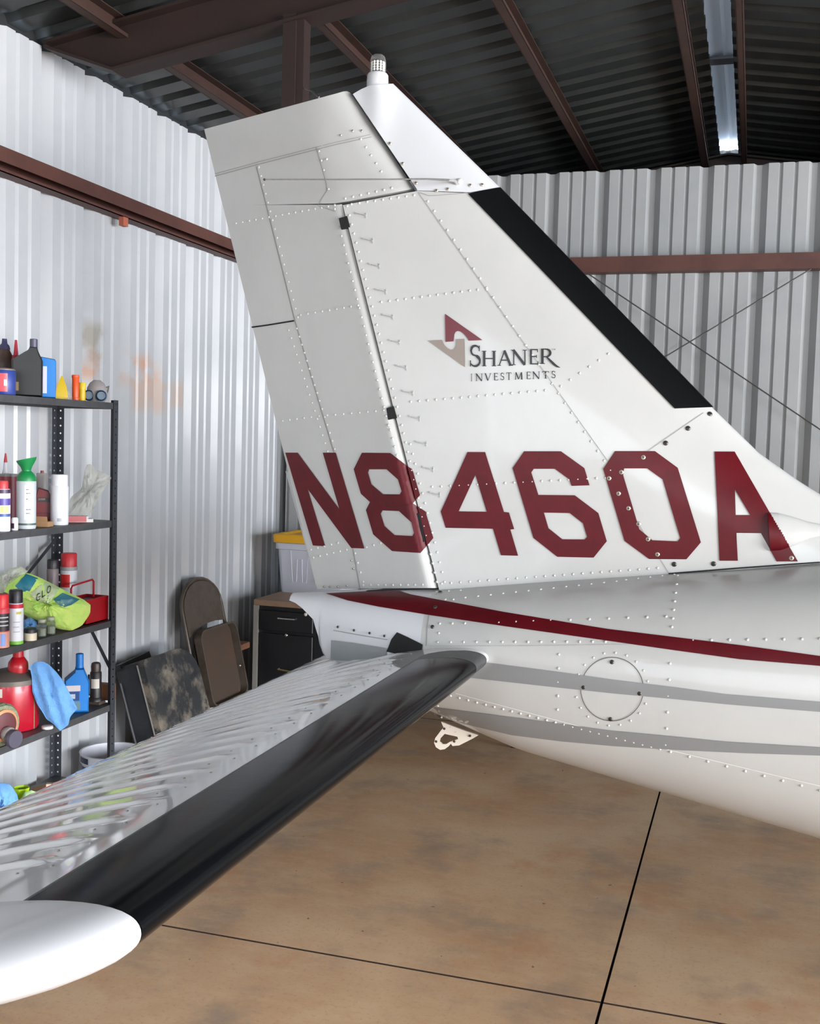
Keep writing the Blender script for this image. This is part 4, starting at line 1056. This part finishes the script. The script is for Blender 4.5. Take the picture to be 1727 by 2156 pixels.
G().loft(rings).build('trigger_funnel', greenp, e, smooth=40)
g = G(); arc_label(g, 20.3*s, 20*s, 92*s, TOCAM-.15, TOCAM+.75); g.build('label_patch', colour((226, 222, 228)), e, smooth=True)
g = G(); arc_label(g, 20.4*s, 8*s, 12*s, TOCAM-1.4, TOCAM+1.4); g.build('label_line', colour((70, 90, 84)), e, smooth=True)
for z_, w0 in ((82, .3), (74, .45), (62, .2), (40, .5), (32, .4)):
    g = G(); arc_label(g, 20.5*s, z_*s, (z_+2)*s, TOCAM+.0, TOCAM+w0, 5); g.build('label_line', colour((96, 100, 112)), e, smooth=True)
can('dome_bottle', 1, 88, -2.80, 12, 108, 'grey dome-topped bottle behind the dark red jug', (176, 168, 164), (150, 60, 60), .05, (), .3, 'bottle')
flask('polish_jug', 1, 93, -2.74, [(-17, 0), (17, 0), (17, 52), (8, 70), (-12, 76), (-17, 60)], 30, 'dark red polish jug with black shoulder between two cans', (112, 24, 32), 'jug', None, ((-14, 14, 46, 56, (46, 26, 30)), (-12, 2, 50, 54, (190, 180, 170)), (-16, 16, 22, 24, (70, 14, 20))))
e, s = thing('cardboard_box', 1, 91, -2.66, 'small open tan cardboard box on the second shelf', 'box', rz=.2)
G().box((-16*s, -14*s, 0), (16*s, 14*s, 11*s)).build('box_body', tan, e); G().add([(-16*s, -14*s, 11*s), (16*s, -14*s, 11*s), (16*s, -17*s, 22*s), (-16*s, -17*s, 22*s)], [(0, 1, 2, 3)]).build('flap', tan, e)
e = can('spray_can', 1, 125, -2.66, 18.5, 106, 'plain white spray can with white cap in front of clear bag', (226, 226, 230), (228, 228, 232), .22, (), .9, patches=((.10, .18, -.25, .25, (170, 170, 176)),))
bg_ = empty('plastic_bag', spot(1, 186, -2.68), 'crumpled clear plastic bag at the end of the second shelf', 'bag')
pillow([(145, 1085), (146, 1050), (172, 1028), (178, 992), (183, 978), (192, 977), (203, 988), (236, 1004), (226, 1020), (212, 1042), (203, 1060), (190, 1086)], -2.66, .04, bagm, 'bag_film', bg_, .7, 6, 5, .01)
e, s = thing('flat_package', 1, 168, -2.68, 'flat red and white package lying under the clear bag', 'package', rz=TOCAM+math.pi/2+.1)
G().box((-24*s, -12*s, 0), (26*s, 14*s, 7*s)).build('carton', colour((214, 206, 200)), e); G().box((-24*s, -12.6*s, 1*s), (12*s, -12*s, 13*s)).build('red_panel', redp, e); G().box((-22*s, -12*s, 7*s), (16*s, 12*s, 13*s)).build('lid_panel', colour((196, 198, 204)), e)

# ---- third shelf
can('spray_can', 2, 2, -2.645, 17, 112, 'red-topped aerosol can with black lined label on the third shelf', (206, 60, 70), (214, 40, 46), .25, ((.42, .86, (36, 34, 40)), (.0, .4, (214, 150, 130))), .9, patches=((.05, .36, 0, .6, (120, 150, 214)), (.55, .58, -1, 1, (190, 190, 194)), (.65, .68, -1, 1, (190, 190, 194)), (.75, .78, -1, 1, (190, 190, 194))))
can('spray_can', 2, 33, -2.64, 15.5, 114, 'white aerosol can with black cap, red stripe and green foot', (226, 228, 236), (28, 27, 34), .24, ((.0, .08, (120, 190, 70)), (.88, .98, (196, 40, 60))), .9, patches=((.74, .8, .1, .8, (200, 190, 60)), (.3, .32, -.3, .6, (170, 178, 196)), (.42, .44, -.3, .5, (170, 178, 196)), (.54, .56, -.3, .6, (170, 178, 196))))
pk = empty('towel_pack', spot(2, 105, -2.68), 'lime green microfibre towels in a printed plastic pack', 'towel pack')
po, ph = pillow([(8, 1246), (22, 1216), (40, 1206), (62, 1207), (84, 1216), (112, 1230), (150, 1250), (176, 1262), (191, 1274), (190, 1292), (172, 1318), (150, 1328), (122, 1324), (96, 1312), (60, 1300), (44, 1288), (42, 1262), (26, 1254)], -2.69, .075, limec, 'towels', pk, .16, 8, 11, .004, 60)
decal('pack_card', [[(32, 1234), (55, 1208), (80, 1217), (62, 1245), (45, 1246)]], ph, colour((44, 120, 140)), pk, off=.004, step=8)
decal('pack_window', [[(62, 1250), (96, 1224), (126, 1238), (104, 1270), (80, 1268)]], ph, colour((176, 190, 150)), pk, off=.003, step=8)
decal('pack_label', [[(112, 1262), (132, 1248), (168, 1262), (150, 1274), (130, 1280)]], ph, colour((58, 116, 128)), pk, off=.004, step=8)
for i_, c in enumerate('GLO'):
    g = G()
    for q in glyph(c):
        P = []
        for u_, v_ in q:
            px = 76+i_*11+u_*10; py = 1268-i_*8-v_*15-u_*7; W_ = ph(px, py); P.append(W_+tocam(W_)*.012)
        g.add(P, [(0, 1, 2, 3)])
    g.build('pack_lettering', colour((60, 74, 50)), pk, world=True)
pf, _h = pillow([(0, 1256), (0, 1212), (20, 1196), (44, 1192), (60, 1204), (40, 1214), (16, 1232)], -2.72, .03, bagm, 'pack_film', pk, .6, 5, 3)
can('capped_bottle', 2, 110, -2.81, 12, 132, 'bottle with a black cap behind the lime towel pack', (126, 110, 112), (38, 34, 38), .14, (), .95, 'bottle')
can('spray_can', 2, 144, -2.79, 17, 140, 'white aerosol can with wide red cap behind the towel pack', (216, 216, 220), (196, 44, 50), .2, ((.93, 1.0, (150, 150, 150)),), .95, patches=((.62, .86, -1.3, .1, (214, 42, 38)),))
tb = empty('tool_tray', spot(2, 206, -2.70), 'red metal tool tray with a wire handle at the third shelf end', 'tool tray'); s = scale_at(tb.location); 
y0_, y1_ = at(182, 1310, 0, -2.64).y, at(228, 1300, 0, -2.64).y; z_ = SZ[2]+.0015; g = G()
for (a, b) in (((-2.75, y0_, z_), (-2.64, y1_, z_+.004)), ((-2.644, y0_, z_), (-2.64, y1_, z_+.105)), ((-2.75, y0_, z_), (-2.746, y1_, z_+.105)), ((-2.746, y0_, z_), (-2.644, y0_+.004, z_+.105)), ((-2.746, y1_-.004, z_), (-2.644, y1_, z_+.105))): g.box(a, b)
g.build('tray_body', redp, tb, world=True); G().box((-2.745, y0_+.005, z_+.085), (-2.646, y1_-.005, z_+.092)).build('tray_inside', colour((70, 40, 38)), tb, world=True)
xm = -2.695; G().tube([(xm, y0_-.03, z_+.09), (xm, y0_-.03, z_+.155), (xm, y0_-.02, z_+.165), (xm, y1_-.04, z_+.175), (xm, y1_-.03, z_+.165), (xm, y1_-.03, z_+.09)], .0045, 8).build('wire_handle', redp, tb, smooth=True, world=True)
e, s = thing('wax_jar', 2, 64, -2.635, 'low cream jar with black lid on the third shelf edge', 'jar')
G().lathe([(13*s, 0), (13*s, 15*s), (12*s, 16*s)], 22).build('jar_body', colour((226, 214, 190)), e, smooth=True); G().lathe([(12.6*s, 16*s), (12.6*s, 24*s), (11*s, 26*s)], 22).build('lid', colour((30, 34, 44)), e, smooth=True)
for px, lab in ((88, 'clear glass jar touching the cream jar on third shelf'), (107, 'clear glass jar under the lime towel pack edge')):
    e, s = thing('glass_jar', 2, px, -2.645, lab, 'jar')
    G().lathe([(9.5*s, 0), (9.5*s, 24*s), (7.5*s, 28*s), (7.5*s, 30*s)], 8).build('jar_glass', glassm, e, smooth=20); G().lathe([(8*s, 30*s), (8*s, 36*s)], 12).build('lid', colour((172, 176, 160)), e, smooth=True); G().lathe([(8*s, 2*s), (8*s, 16*s)], 10).build('contents', colour((150, 156, 140)), e)
rg = empty('blue_rag', spot(2, 62, -2.70), 'small folded blue rag behind the cream jar', 'rag')
pillow([(48, 1325), (50, 1306), (64, 1300), (76, 1308), (80, 1326)], -2.70, .03, bluec, 'cloth', rg, .2, 5, 4)

# ---- fourth shelf
e, s = thing('pump_oil_can', 3, 24, -2.765, 'red pump oil can with grey lid and black trigger', 'oil can')
G().lathe([(54*s, 0), (56*s, 3*s), (56*s, 96*s), (55*s, 99*s)], 36).build('can_body', M('red oil can', (186, 20, 44), .32, coat=.2, var=(9, (160, 16, 36), .45, .7)), e, smooth=True)
G().lathe([(57.5*s, 96*s), (57.5*s, 106*s), (54*s, 109*s), (30*s, 120*s), (22*s, 122*s)], 36).build('lid', M('grey lid', (112, 104, 96), .5, .3), e, smooth=True)
G().lathe([(20*s, 118*s), (21*s, 128*s), (20*s, 138*s), (13*s, 148*s), (11*s, 150*s), (11*s, 166*s), (10*s, 167*s)], 24, cx=16*s).build('pump_neck', redp, e, smooth=True)
h_ = empty('pump_head', (16*s, 0, 166*s)); h_.parent = e; h_.rotation_euler = (0, 0, TOCAM+math.pi/2)
G().loft([[(x*s, y*s, z*s) for x, y in ((-11, -7), (11, -7), (11, 7), (-11, 7))] for z in (0, 3)]+[[(x*s, y*s, 14*s) for x, y in ((-15, -5), (5, -5), (5, 5), (-15, 5))]]+[[(x*s, y*s, 18*s) for x, y in ((-10, -3), (0, -3), (0, 3), (-10, 3))]]).build('trigger_body', black, h_)
G().loft([[(6*s, y*s, z*s) for y, z in ((-4, 3), (4, 3), (4, 11), (-4, 11))], [(26*s, y*s, z*s) for y, z in ((-1.5, 4), (1.5, 4), (1.5, 6), (-1.5, 6))]]).build('spout', black, h_)
G().loft([[(-12*s, y*s, z*s) for y, z in ((-2, 8), (2, 8), (2, 14), (-2, 14))], [(-24*s, y*s, z*s) for y, z in ((-1.5, -8), (1.5, -8), (1.5, -4), (-1.5, -4))]]).build('lever', black, h_)
g = G(); arc_label(g, 56.4*s, 1*s, 94*s, TOCAM+.93, TOCAM+.99, 2); g.build('side_seam', colour((150, 120, 96)), e)
g = G(); arc_label(g, 56.5*s, 74*s, 92*s, TOCAM-.9, TOCAM-.28, 8); g.build('label_patch', colour((226, 214, 204)), e)
bp_ = spot(3, 6, -2.612); sb = scale_at(bp_)
bf = empty('buffing_wheel', bp_, 'green wool buffing wheel leaning on the red oil can', 'buffing wheel', rot=(0, 0, TOCAM+math.pi/2+.75))
def disc(r0, r1, y0_, y1_, zc, n=30): return [[(rr*sb*math.cos(a), yy*sb, zc*sb+rr*sb*math.sin(a)) for a in [2*math.pi*j/n for j in range(n)]] for rr, yy in ((r0*.9, y0_), (r0, y0_+(y1_-y0_)*.3), (r1, y0_+(y1_-y0_)*.7), (r1*.88, y1_))]
G().loft(disc(46, 46, -2, 18, 46)).build('wool_pad', M('green wool', (122, 132, 104), .95, var=(60, (150, 152, 124), .4, .65), bump=(120, .8)), bf, smooth=True)
G().loft(disc(34, 34, -8, -1, 46)).build('backing_disc', colour((206, 148, 104)), bf, smooth=40)
G().loft(disc(28, 28, -10, -7, 46)).build('face_plate', colour((96, 50, 52)), bf, smooth=40)
G().loft(disc(16, 16, -24, -9, 30, 18)).build('hub', colour((140, 130, 128), .35), bf, smooth=40)
G().loft(disc(20, 18, -40, -22, 22, 18)).build('motor_nose', colour((78, 74, 88), .35), bf, smooth=40)
tw = empty('blue_towel', spot(3, 112, -2.66), 'blue towel draped over the oil can and the shelf edge', 'towel')
pillow([(63, 1404), (72, 1395), (88, 1392), (102, 1398), (118, 1414), (132, 1432), (146, 1458), (163, 1492), (148, 1509), (144, 1526), (127, 1539), (112, 1524), (98, 1514), (90, 1500), (78, 1482), (68, 1456), (67, 1425)], -2.635, .022, bluec, 'cloth', tw, .12, 12, 21, .013, 72, push=.072)
flask('antifreeze_bottle', 3, 160, -2.68, [(-25, 0), (25, 0), (26, 62), (18, 82), (15, 90), (15, 92), (-2, 92), (-3, 86), (-24, 68)], 36, 'bright blue long-necked fluid bottle on the fourth shelf', (24, 122, 204), 'bottle', (6.5, 88, 122, 8, (26, 116, 196)), ((-22, 8, 46, 58, (206, 196, 196)), (-22, 6, 26, 45, (20, 62, 124)), (-12, -2, 30, 40, (200, 214, 226)), (-10, 8, 6, 24, (92, 128, 140))))
e, s = thing('bottle_jack', 3, 201, -2.68, 'small black bottle jack with white label on the fourth shelf', 'jack')
G().loft([[(x*s, y*s, z*s) for x, y in ((-16, -12), (16, -12), (16, 12), (-16, 12))] for z in (0, 6)]).build('base', colour((84, 72, 62)), e)
G().lathe([(15*s, 6*s), (14*s, 12*s), (12*s, 14*s), (12*s, 66*s), (9*s, 70*s)], 18).build('cylinder', M('jack black', (38, 33, 32), .45), e, smooth=True)
G().lathe([(10*s, 69*s), (10.5*s, 80*s), (9*s, 86*s), (5*s, 88*s)], 16).build('ram_head', colour((60, 46, 42)), e, smooth=True)
g = G(); arc_label(g, 12.2*s, 34*s, 54*s, TOCAM-.9, TOCAM+.6); g.build('label_patch', colour((196, 188, 176)), e)
G().tube([(-12*s, 0, 16*s), (-17*s, 0, 18*s), (-17*s, 0, 60*s)], 2*s, 6).build('side_lever', colour((40, 34, 34)), e)
e, s = thing('wood_block', 3, 223, -2.68, 'rough brown wood block next to the bottle jack', 'block', rz=.1)
G().box((-18*s, -9*s, 0), (18*s, 9*s, 34*s), bev=.003).build('block', woodb, e)
e, s = thing('white_cap', 3, 100, -2.62, 'round white lid lying under the blue towel', 'lid'); G().lathe([(12*s, 0), (12*s, 5*s), (10*s, 6*s)], 18).build('lid_disc', wplast, e, smooth=True)

# ---- bottom shelf (mostly hidden by the stabilator)
bt_ = empty('blue_towel', spot(4, 14, -2.66), 'bunched blue towel heaped on the bottom shelf', 'towel')
zb_ = [(-40, 1730), (-30, 1660), (0, 1648), (22, 1652), (36, 1672), (42, 1700), (44, 1740)]
pillow(zb_, -2.66, .07, bluec, 'cloth', bt_, .2, 7, 8, .012, 44)
e, s = thing('lime_cup', 4, 45, -2.70, 'lime plastic cup tipped on the bottom shelf', 'cup', rz=.3)
G().lathe([(15*s, 0), (15*s, 40*s)], 14).build('cup_base', black, e); g = G(); g.lathe([(12*s, 40*s), (17*s, 66*s), (15*s, 66*s), (10*s, 42*s)], 8); g.build('cup_body', limep, e, smooth=25)
lc = empty('green_cloth', spot(4, 60, -2.64), 'pale green folded cloth beside the lime cup', 'cloth')
pillow([(36, 1702), (40, 1688), (52, 1668), (66, 1664), (78, 1668), (76, 1684), (80, 1698)], -2.64, .04, colour((178, 214, 150), .9), 'cloth', lc, .2, 6, 13)
e, s = thing('paint_brush', 4, 108, -2.64, 'paint brush with brown bristles lying on the bottom shelf box', 'brush', rz=TOCAM+math.pi/2-.1)
G().box((-42*s, -10*s, 0), (36*s, 14*s, 46*s)).build('box_stand', tan, e)
G().loft([[(-36*s, y*s, z*s) for y, z in ((-2, 50), (2, 50), (2, 54), (-2, 54))], [(-10*s, y*s, z*s) for y, z in ((-6, 50), (6, 50), (6, 60), (-6, 60))]]).build('bristles', colour((84, 64, 52)), e)
G().loft([[(-10*s, y*s, z*s) for y, z in ((-6, 50), (6, 50), (6, 60), (-6, 60))], [(4*s, y*s, z*s) for y, z in ((-5, 52), (5, 52), (5, 60), (-5, 60))], [(34*s, y*s, z*s) for y, z in ((-3, 60), (3, 60), (3, 66), (-3, 66))]]).build('handle', colour((206, 180, 156)), e)

# ================================================================== BUCKET, TRUNK, CHAIR, DESK, BIN
P = at(236, 1580, 0, -2.74); s = scale_at(P); rb = 64*s
bk = empty('bucket', (-2.74, P.y, 0), 'white plastic bucket with blue label on the floor beside the shelving', 'bucket')
hb_ = P.z
G().lathe([(rb*.86, 0), (rb*.95, hb_-.05), (rb*.95, hb_-.045), (rb*1.02, hb_-.04), (rb*1.02, hb_-.006), (rb*1.04, hb_), (rb*.97, hb_), (rb*.93, hb_-.03), (rb*.84, .01), (.01, .008)], 36, c1=True).build('bucket_body', M('bucket plastic', (196, 196, 204), .4), bk, smooth=35)
g = G(); arc_label(g, rb*.956, .06, hb_-.055, TOCAM-1.4, TOCAM+.3, 14); g.build('label', colour((44, 62, 122)), bk, smooth=True)
g = G(); arc_label(g, rb*1.03, hb_-.034, hb_-.008, TOCAM-1.35, TOCAM-.85, 6); g.build('rim_mark', colour((36, 42, 62)), bk, smooth=True)
# trunk leaning on the wall
th = math.radians(17); U = Vector((-math.sin(th), 0, math.cos(th))); Nn = Vector((math.cos(th), 0, math.sin(th)))
ya = at(303, 1393, 0, -2.76).y; yb_ = at(404, 1410, 0, -2.76).y; topz = at(303, 1393, 0, -2.76).z-.048
Lh = topz/math.cos(th); tr = empty('trunk', (-2.918+Lh*math.sin(th), (ya+yb_)/2, 0), 'battered black trunk with scuffed lid leaning against the wall', 'trunk')
Ob = Vector((-2.918+Lh*math.sin(th), 0, 0)); Lt = yb_-ya
def T(a, b, c): return Ob+Vector((0, ya+a, 0))+U*b+Nn*c
rr = .17
prof = [(0, 0), (Lt+.01, 0), (Lt+.01, Lh-rr)]+[(Lt+.01-rr+rr*math.cos(a), Lh-rr+rr*math.sin(a)) for a in [math.pi/2*i/8 for i in range(1, 9)]]+[(.02, Lh), (0, Lh-.02)]
G().prism(prof, T, .0, .125).build('trunk_body', trunkd, tr, smooth=30, world=True)
prof2 = [(-.006, 0), (Lt+.016, 0), (Lt+.016, Lh-rr)]+[(Lt+.016-rr+rr*math.cos(a), Lh-rr+.006+rr*math.sin(a)) for a in [math.pi/2*i/8 for i in range(1, 9)]]+[(.01, Lh+.006), (-.006, Lh-.01)]
G().prism(prof2, T, .125, .165).build('lid', trunkm, tr, smooth=30, world=True)
G().tube([T(-.008, .0, .128), T(-.008, Lh-.01, .128)], .004, 6).build('edge_strip', colour((120, 116, 110)), tr, world=True)
G().tube([T(-.004, .0, .012), T(-.004, Lh*.86, .012)], .005, 6).build('edge_strip', colour((84, 84, 88)), tr, world=True)
G().prism([(.02, Lh-.05), (Lt*.62, Lh-.05), (Lt*.6, Lh+.03), (.0, Lh+.012)], T, -.0, .028).build('back_flap', colour((22, 22, 24)), tr, world=True)
# folding chair leaning on the wall
th2 = math.radians(13); U2 = Vector((-math.sin(th2), 0, math.cos(th2))); N2 = Vector((math.cos(th2), 0, math.sin(th2)))
ya2 = at(384, 1290, 0, -2.86).y; yb2_ = at(466, 1290, 0, -2.86).y; cz = at(430, 1216, 0, -2.90).z; CL = cz/math.cos(th2); CW = yb2_-ya2
ch = empty('folding_chair', (-2.91+CL*math.sin(th2), (ya2+yb2_)/2, 0), 'folded brown metal chair leaning against the corrugated wall', 'chair')
Oc = Vector((-2.91+CL*math.sin(th2), 0, 0))
def Q(a, b, c): return Oc+Vector((0, ya2+a, 0))+U2*b+N2*c
R0 = CW*.36
arch = [(0, 0), (0, CL-R0)]+[(CW/2-CW/2*math.cos(a), CL-R0+R0*math.sin(a)) for a in [math.pi*i/12 for i in range(1, 12)]]+[(CW, CL-R0), (CW, 0)]
G().tube([Q(a, b, .012) for a, b in arch], .011, 8).build('front_frame', chairm, ch, smooth=True, world=True)
bp2 = [(.015, CL-.30), (.015, CL-R0)]+[(CW/2-(CW/2-.015)*math.cos(a), CL-R0+(R0-.012)*math.sin(a)) for a in [math.pi*i/12 for i in range(1, 12)]]+[(CW-.015, CL-R0), (CW-.015, CL-.26), (CW*.75, CL-.25), (CW*.5, CL-.25), (CW*.25, CL-.265)]
G().prism(bp2, Q, .008, .02).build('backrest', chairm, ch, smooth=30, world=True)
def rrect(a0, a1, b0, b1, r, n=5):
    out = []
    for (cx, cy, s0) in ((a1-r, b0+r, -90), (a1-r, b1-r, 0), (a0+r, b1-r, 90), (a0+r, b0+r, 180)):
        out += [(cx+r*math.cos(math.radians(s0+90*i/n)), cy+r*math.sin(math.radians(s0+90*i/n))) for i in range(n+1)]
    return out
sa0, sa1, sb0, sb1 = .03, CW+.012, .20, CL-.275
G().prism(rrect(sa0, sa1, sb0, sb1, .06), Q, .03, .036).build('seat_pan', chaird, ch, smooth=30, world=True)
o1 = rrect(sa0, sa1, sb0, sb1, .06); i1 = rrect(sa0+.01, sa1-.01, sb0+.01, sb1-.01, .05)
g = G(); g.loft([[Q(a, b, .03) for a, b in o1], [Q(a, b, .078) for a, b in o1], [Q(a, b, .078) for a, b in i1], [Q(a, b, .034) for a, b in i1]], False, False); g.build('seat_rim', chairm, ch, smooth=30, world=True)
for a in (.03, CW-.03):
    G().tube([Q(a+(.03 if a > .1 else -.0), .0, .040), Q(a, .26, .026)], .010, 8).build('rear_leg', M('rusty brown tube', (96, 72, 60), .45, .2), ch, smooth=True, world=True)
G().tube([Q(.03, .10, .037), Q(CW-.01, .10, .037)], .009, 8).build('cross_bar', chairm, ch, smooth=True, world=True)
G().tube([Q(0, .14, .012), Q(CW, .14, .012)], .009, 8).build('cross_bar', chairm, ch, smooth=True, world=True)
g = G(); dome(g, Q(CW-.012, sb0+.16, .06), -Vector((0, 1, 0)), .008, .004, 8); g.build('pivot_bolt', chrome, ch, world=True)
# desk
DX0, DX1, DY0, DY1, DZ = -2.752, -1.15, 5.85, 6.56, .716
dk = empty('desk', ((DX0+DX1)/2, (DY0+DY1)/2, 0), 'black metal desk with a wood-grain top in the hangar corner', 'desk')
G().box((DX0, DY0, DZ-.034), (DX1, DY1, DZ), bev=.006).build('desk_top', woodt, dk, world=True)
px0, px1 = at(545, 1300, 1, DY0+.03).x, at(665, 1300, 1, DY0+.03).x
G().box((px0, DY0+.035, .03), (px1, DY1-.02, DZ-.036)).build('pedestal', deskb, dk, world=True)
z1, z2 = at(600, 1329, 1, DY0+.03).z, at(600, 1336, 1, DY0+.03).z
dr1 = G().box((px0+.012, DY0+.016, z1), (px1-.012, DY0+.034, DZ-.062), bev=.004).build('drawer', deskb, dk, world=True)
dr2 = G().box((px0+.012, DY0+.016, .08), (px1-.012, DY0+.034, z2), bev=.004).build('drawer', deskb, dk, world=True)
def pull(pa, pb, par, m):
    a = at(*pa, 1, DY0-.006); b = at(*pb, 1, DY0-.006); e_ = Vector((0, .022, 0))
    G().tube([a+e_, a, b, b+e_], .0045, 6).build('handle', m, par, smooth=True, world=True)
pull((585, 1302), (620, 1305), dr1, chrome); pull((585, 1409), (612, 1414), dr2, M('brass pull', (150, 132, 84), .4, .6))
def lock(p, par, r, m):
    g = G(); q = at(*p, 1, DY0+.012); dome(g, q+Vector((0, .005, 0)), Vector((0, -1, 0)), r, .006, 12); g.build('lock', m, par, smooth=True, world=True)
lock((643, 1294), dr1, .011, M('white key tag', (222, 220, 214), .4)); lock((602, 1338), dr2, .010, chrome)
lx0, lx1 = at(534, 1300, 1, DY0+.01).x, at(543, 1300, 1, DY0+.01).x
G().box((lx0, DY0+.008, 0), (lx1, DY0+.03, DZ-.034)).build('leg', M('brushed steel leg', (172, 168, 160), .35, .4), dk, world=True)
G().box((DX1-.05, DY0+.02, 0), (DX1-.015, DY0+.06, DZ-.034)).build('leg', deskb, dk, world=True); G().box((DX1-.05, DY1-.06, 0), (DX1-.015, DY1-.02, DZ-.034)).build('leg', deskb, dk, world=True)
G().box((lx0, DY1-.06, 0), (lx1+.01, DY1-.02, DZ-.034)).build('leg', deskb, dk, world=True)
G().box((px1+.012, DY0+.05, z1-.02), (DX1-.06, DY0+.066, DZ-.036)).build('modesty_panel', deskb, dk, world=True)
G().box((px1, DY1-.06, .12), (DX1-.05, DY1-.05, DZ-.036)).build('back_panel', deskb, dk, world=True)
# plank shelf between chair and desk
q0 = at(486, 1368, 0, -2.81); q1 = at(538, 1352, 0, -2.81); zt_ = (q0.z+q1.z)/2+.03
ps = empty('wall_plank', (-2.87, 5.785, zt_-.04), 'brown wooden plank fixed along the wall beside the desk', 'plank')
G().box((-2.948, 5.725, zt_-.036), (-2.765, 5.845, zt_), bev=.005).build('board', woodb, ps, world=True)
for yy in (5.76, 5.82): G().box((-2.949, yy-.012, zt_-.12), (-2.84, yy+.012, zt_-.036)).build('bracket', black, ps, world=True)
# storage bin on the desk
c0 = at(586, 1246, 2, DZ); bx0, by0 = c0.x, min(c0.y, 6.2); bw, bd_, bh = .43, .33, .335
bn = empty('storage_bin', (bx0+bw/2, by0+bd_/2, DZ), 'clear plastic storage bin with a yellow lid on the desk', 'storage bin')
def rr_ring(gx, gy, z, n=4): return [(x, y, z) for x, y in rrect(-bw/2-gx, bw/2+gx, -bd_/2-gy, bd_/2+gy, .03, n)]
G().loft([rr_ring(-.012, -.012, 0), rr_ring(-.008, -.008, .02), rr_ring(.008, .008, bh-.07), rr_ring(.02, .02, bh-.066), rr_ring(.02, .02, bh-.03), rr_ring(.01, .01, bh-.028)]).build('bin_body', binm, bn, smooth=35)
G().loft([rr_ring(.032, .03, bh-.026), rr_ring(.034, .032, bh+.018), rr_ring(.028, .026, bh+.024), rr_ring(.0, .0, bh+.024), rr_ring(-.01, -.01, bh+.012)]).build('lid', M('yellow lid', (232, 172, 26), .4), bn, smooth=30)
for x in (-.02, .07): G().box((x, -.02, bh+.01), (x+.07, .03, bh+.026), bev=.006).build('lid_rib', yellp, bn)
for x in (-.13, .02):
    pts = [(x, 0), (x+.015, -.19), (x+.04, -.19), (x+.045, -.05), (x+.075, -.05), (x+.08, -.19), (x+.105, -.19), (x+.12, 0)]
    G().tube([(a, -bd_/2-.002-.008*(bh-.075+b)/.25, bh-.075+b) for a, b in pts], .0022, 5).build('moulded_rib', binm, bn)
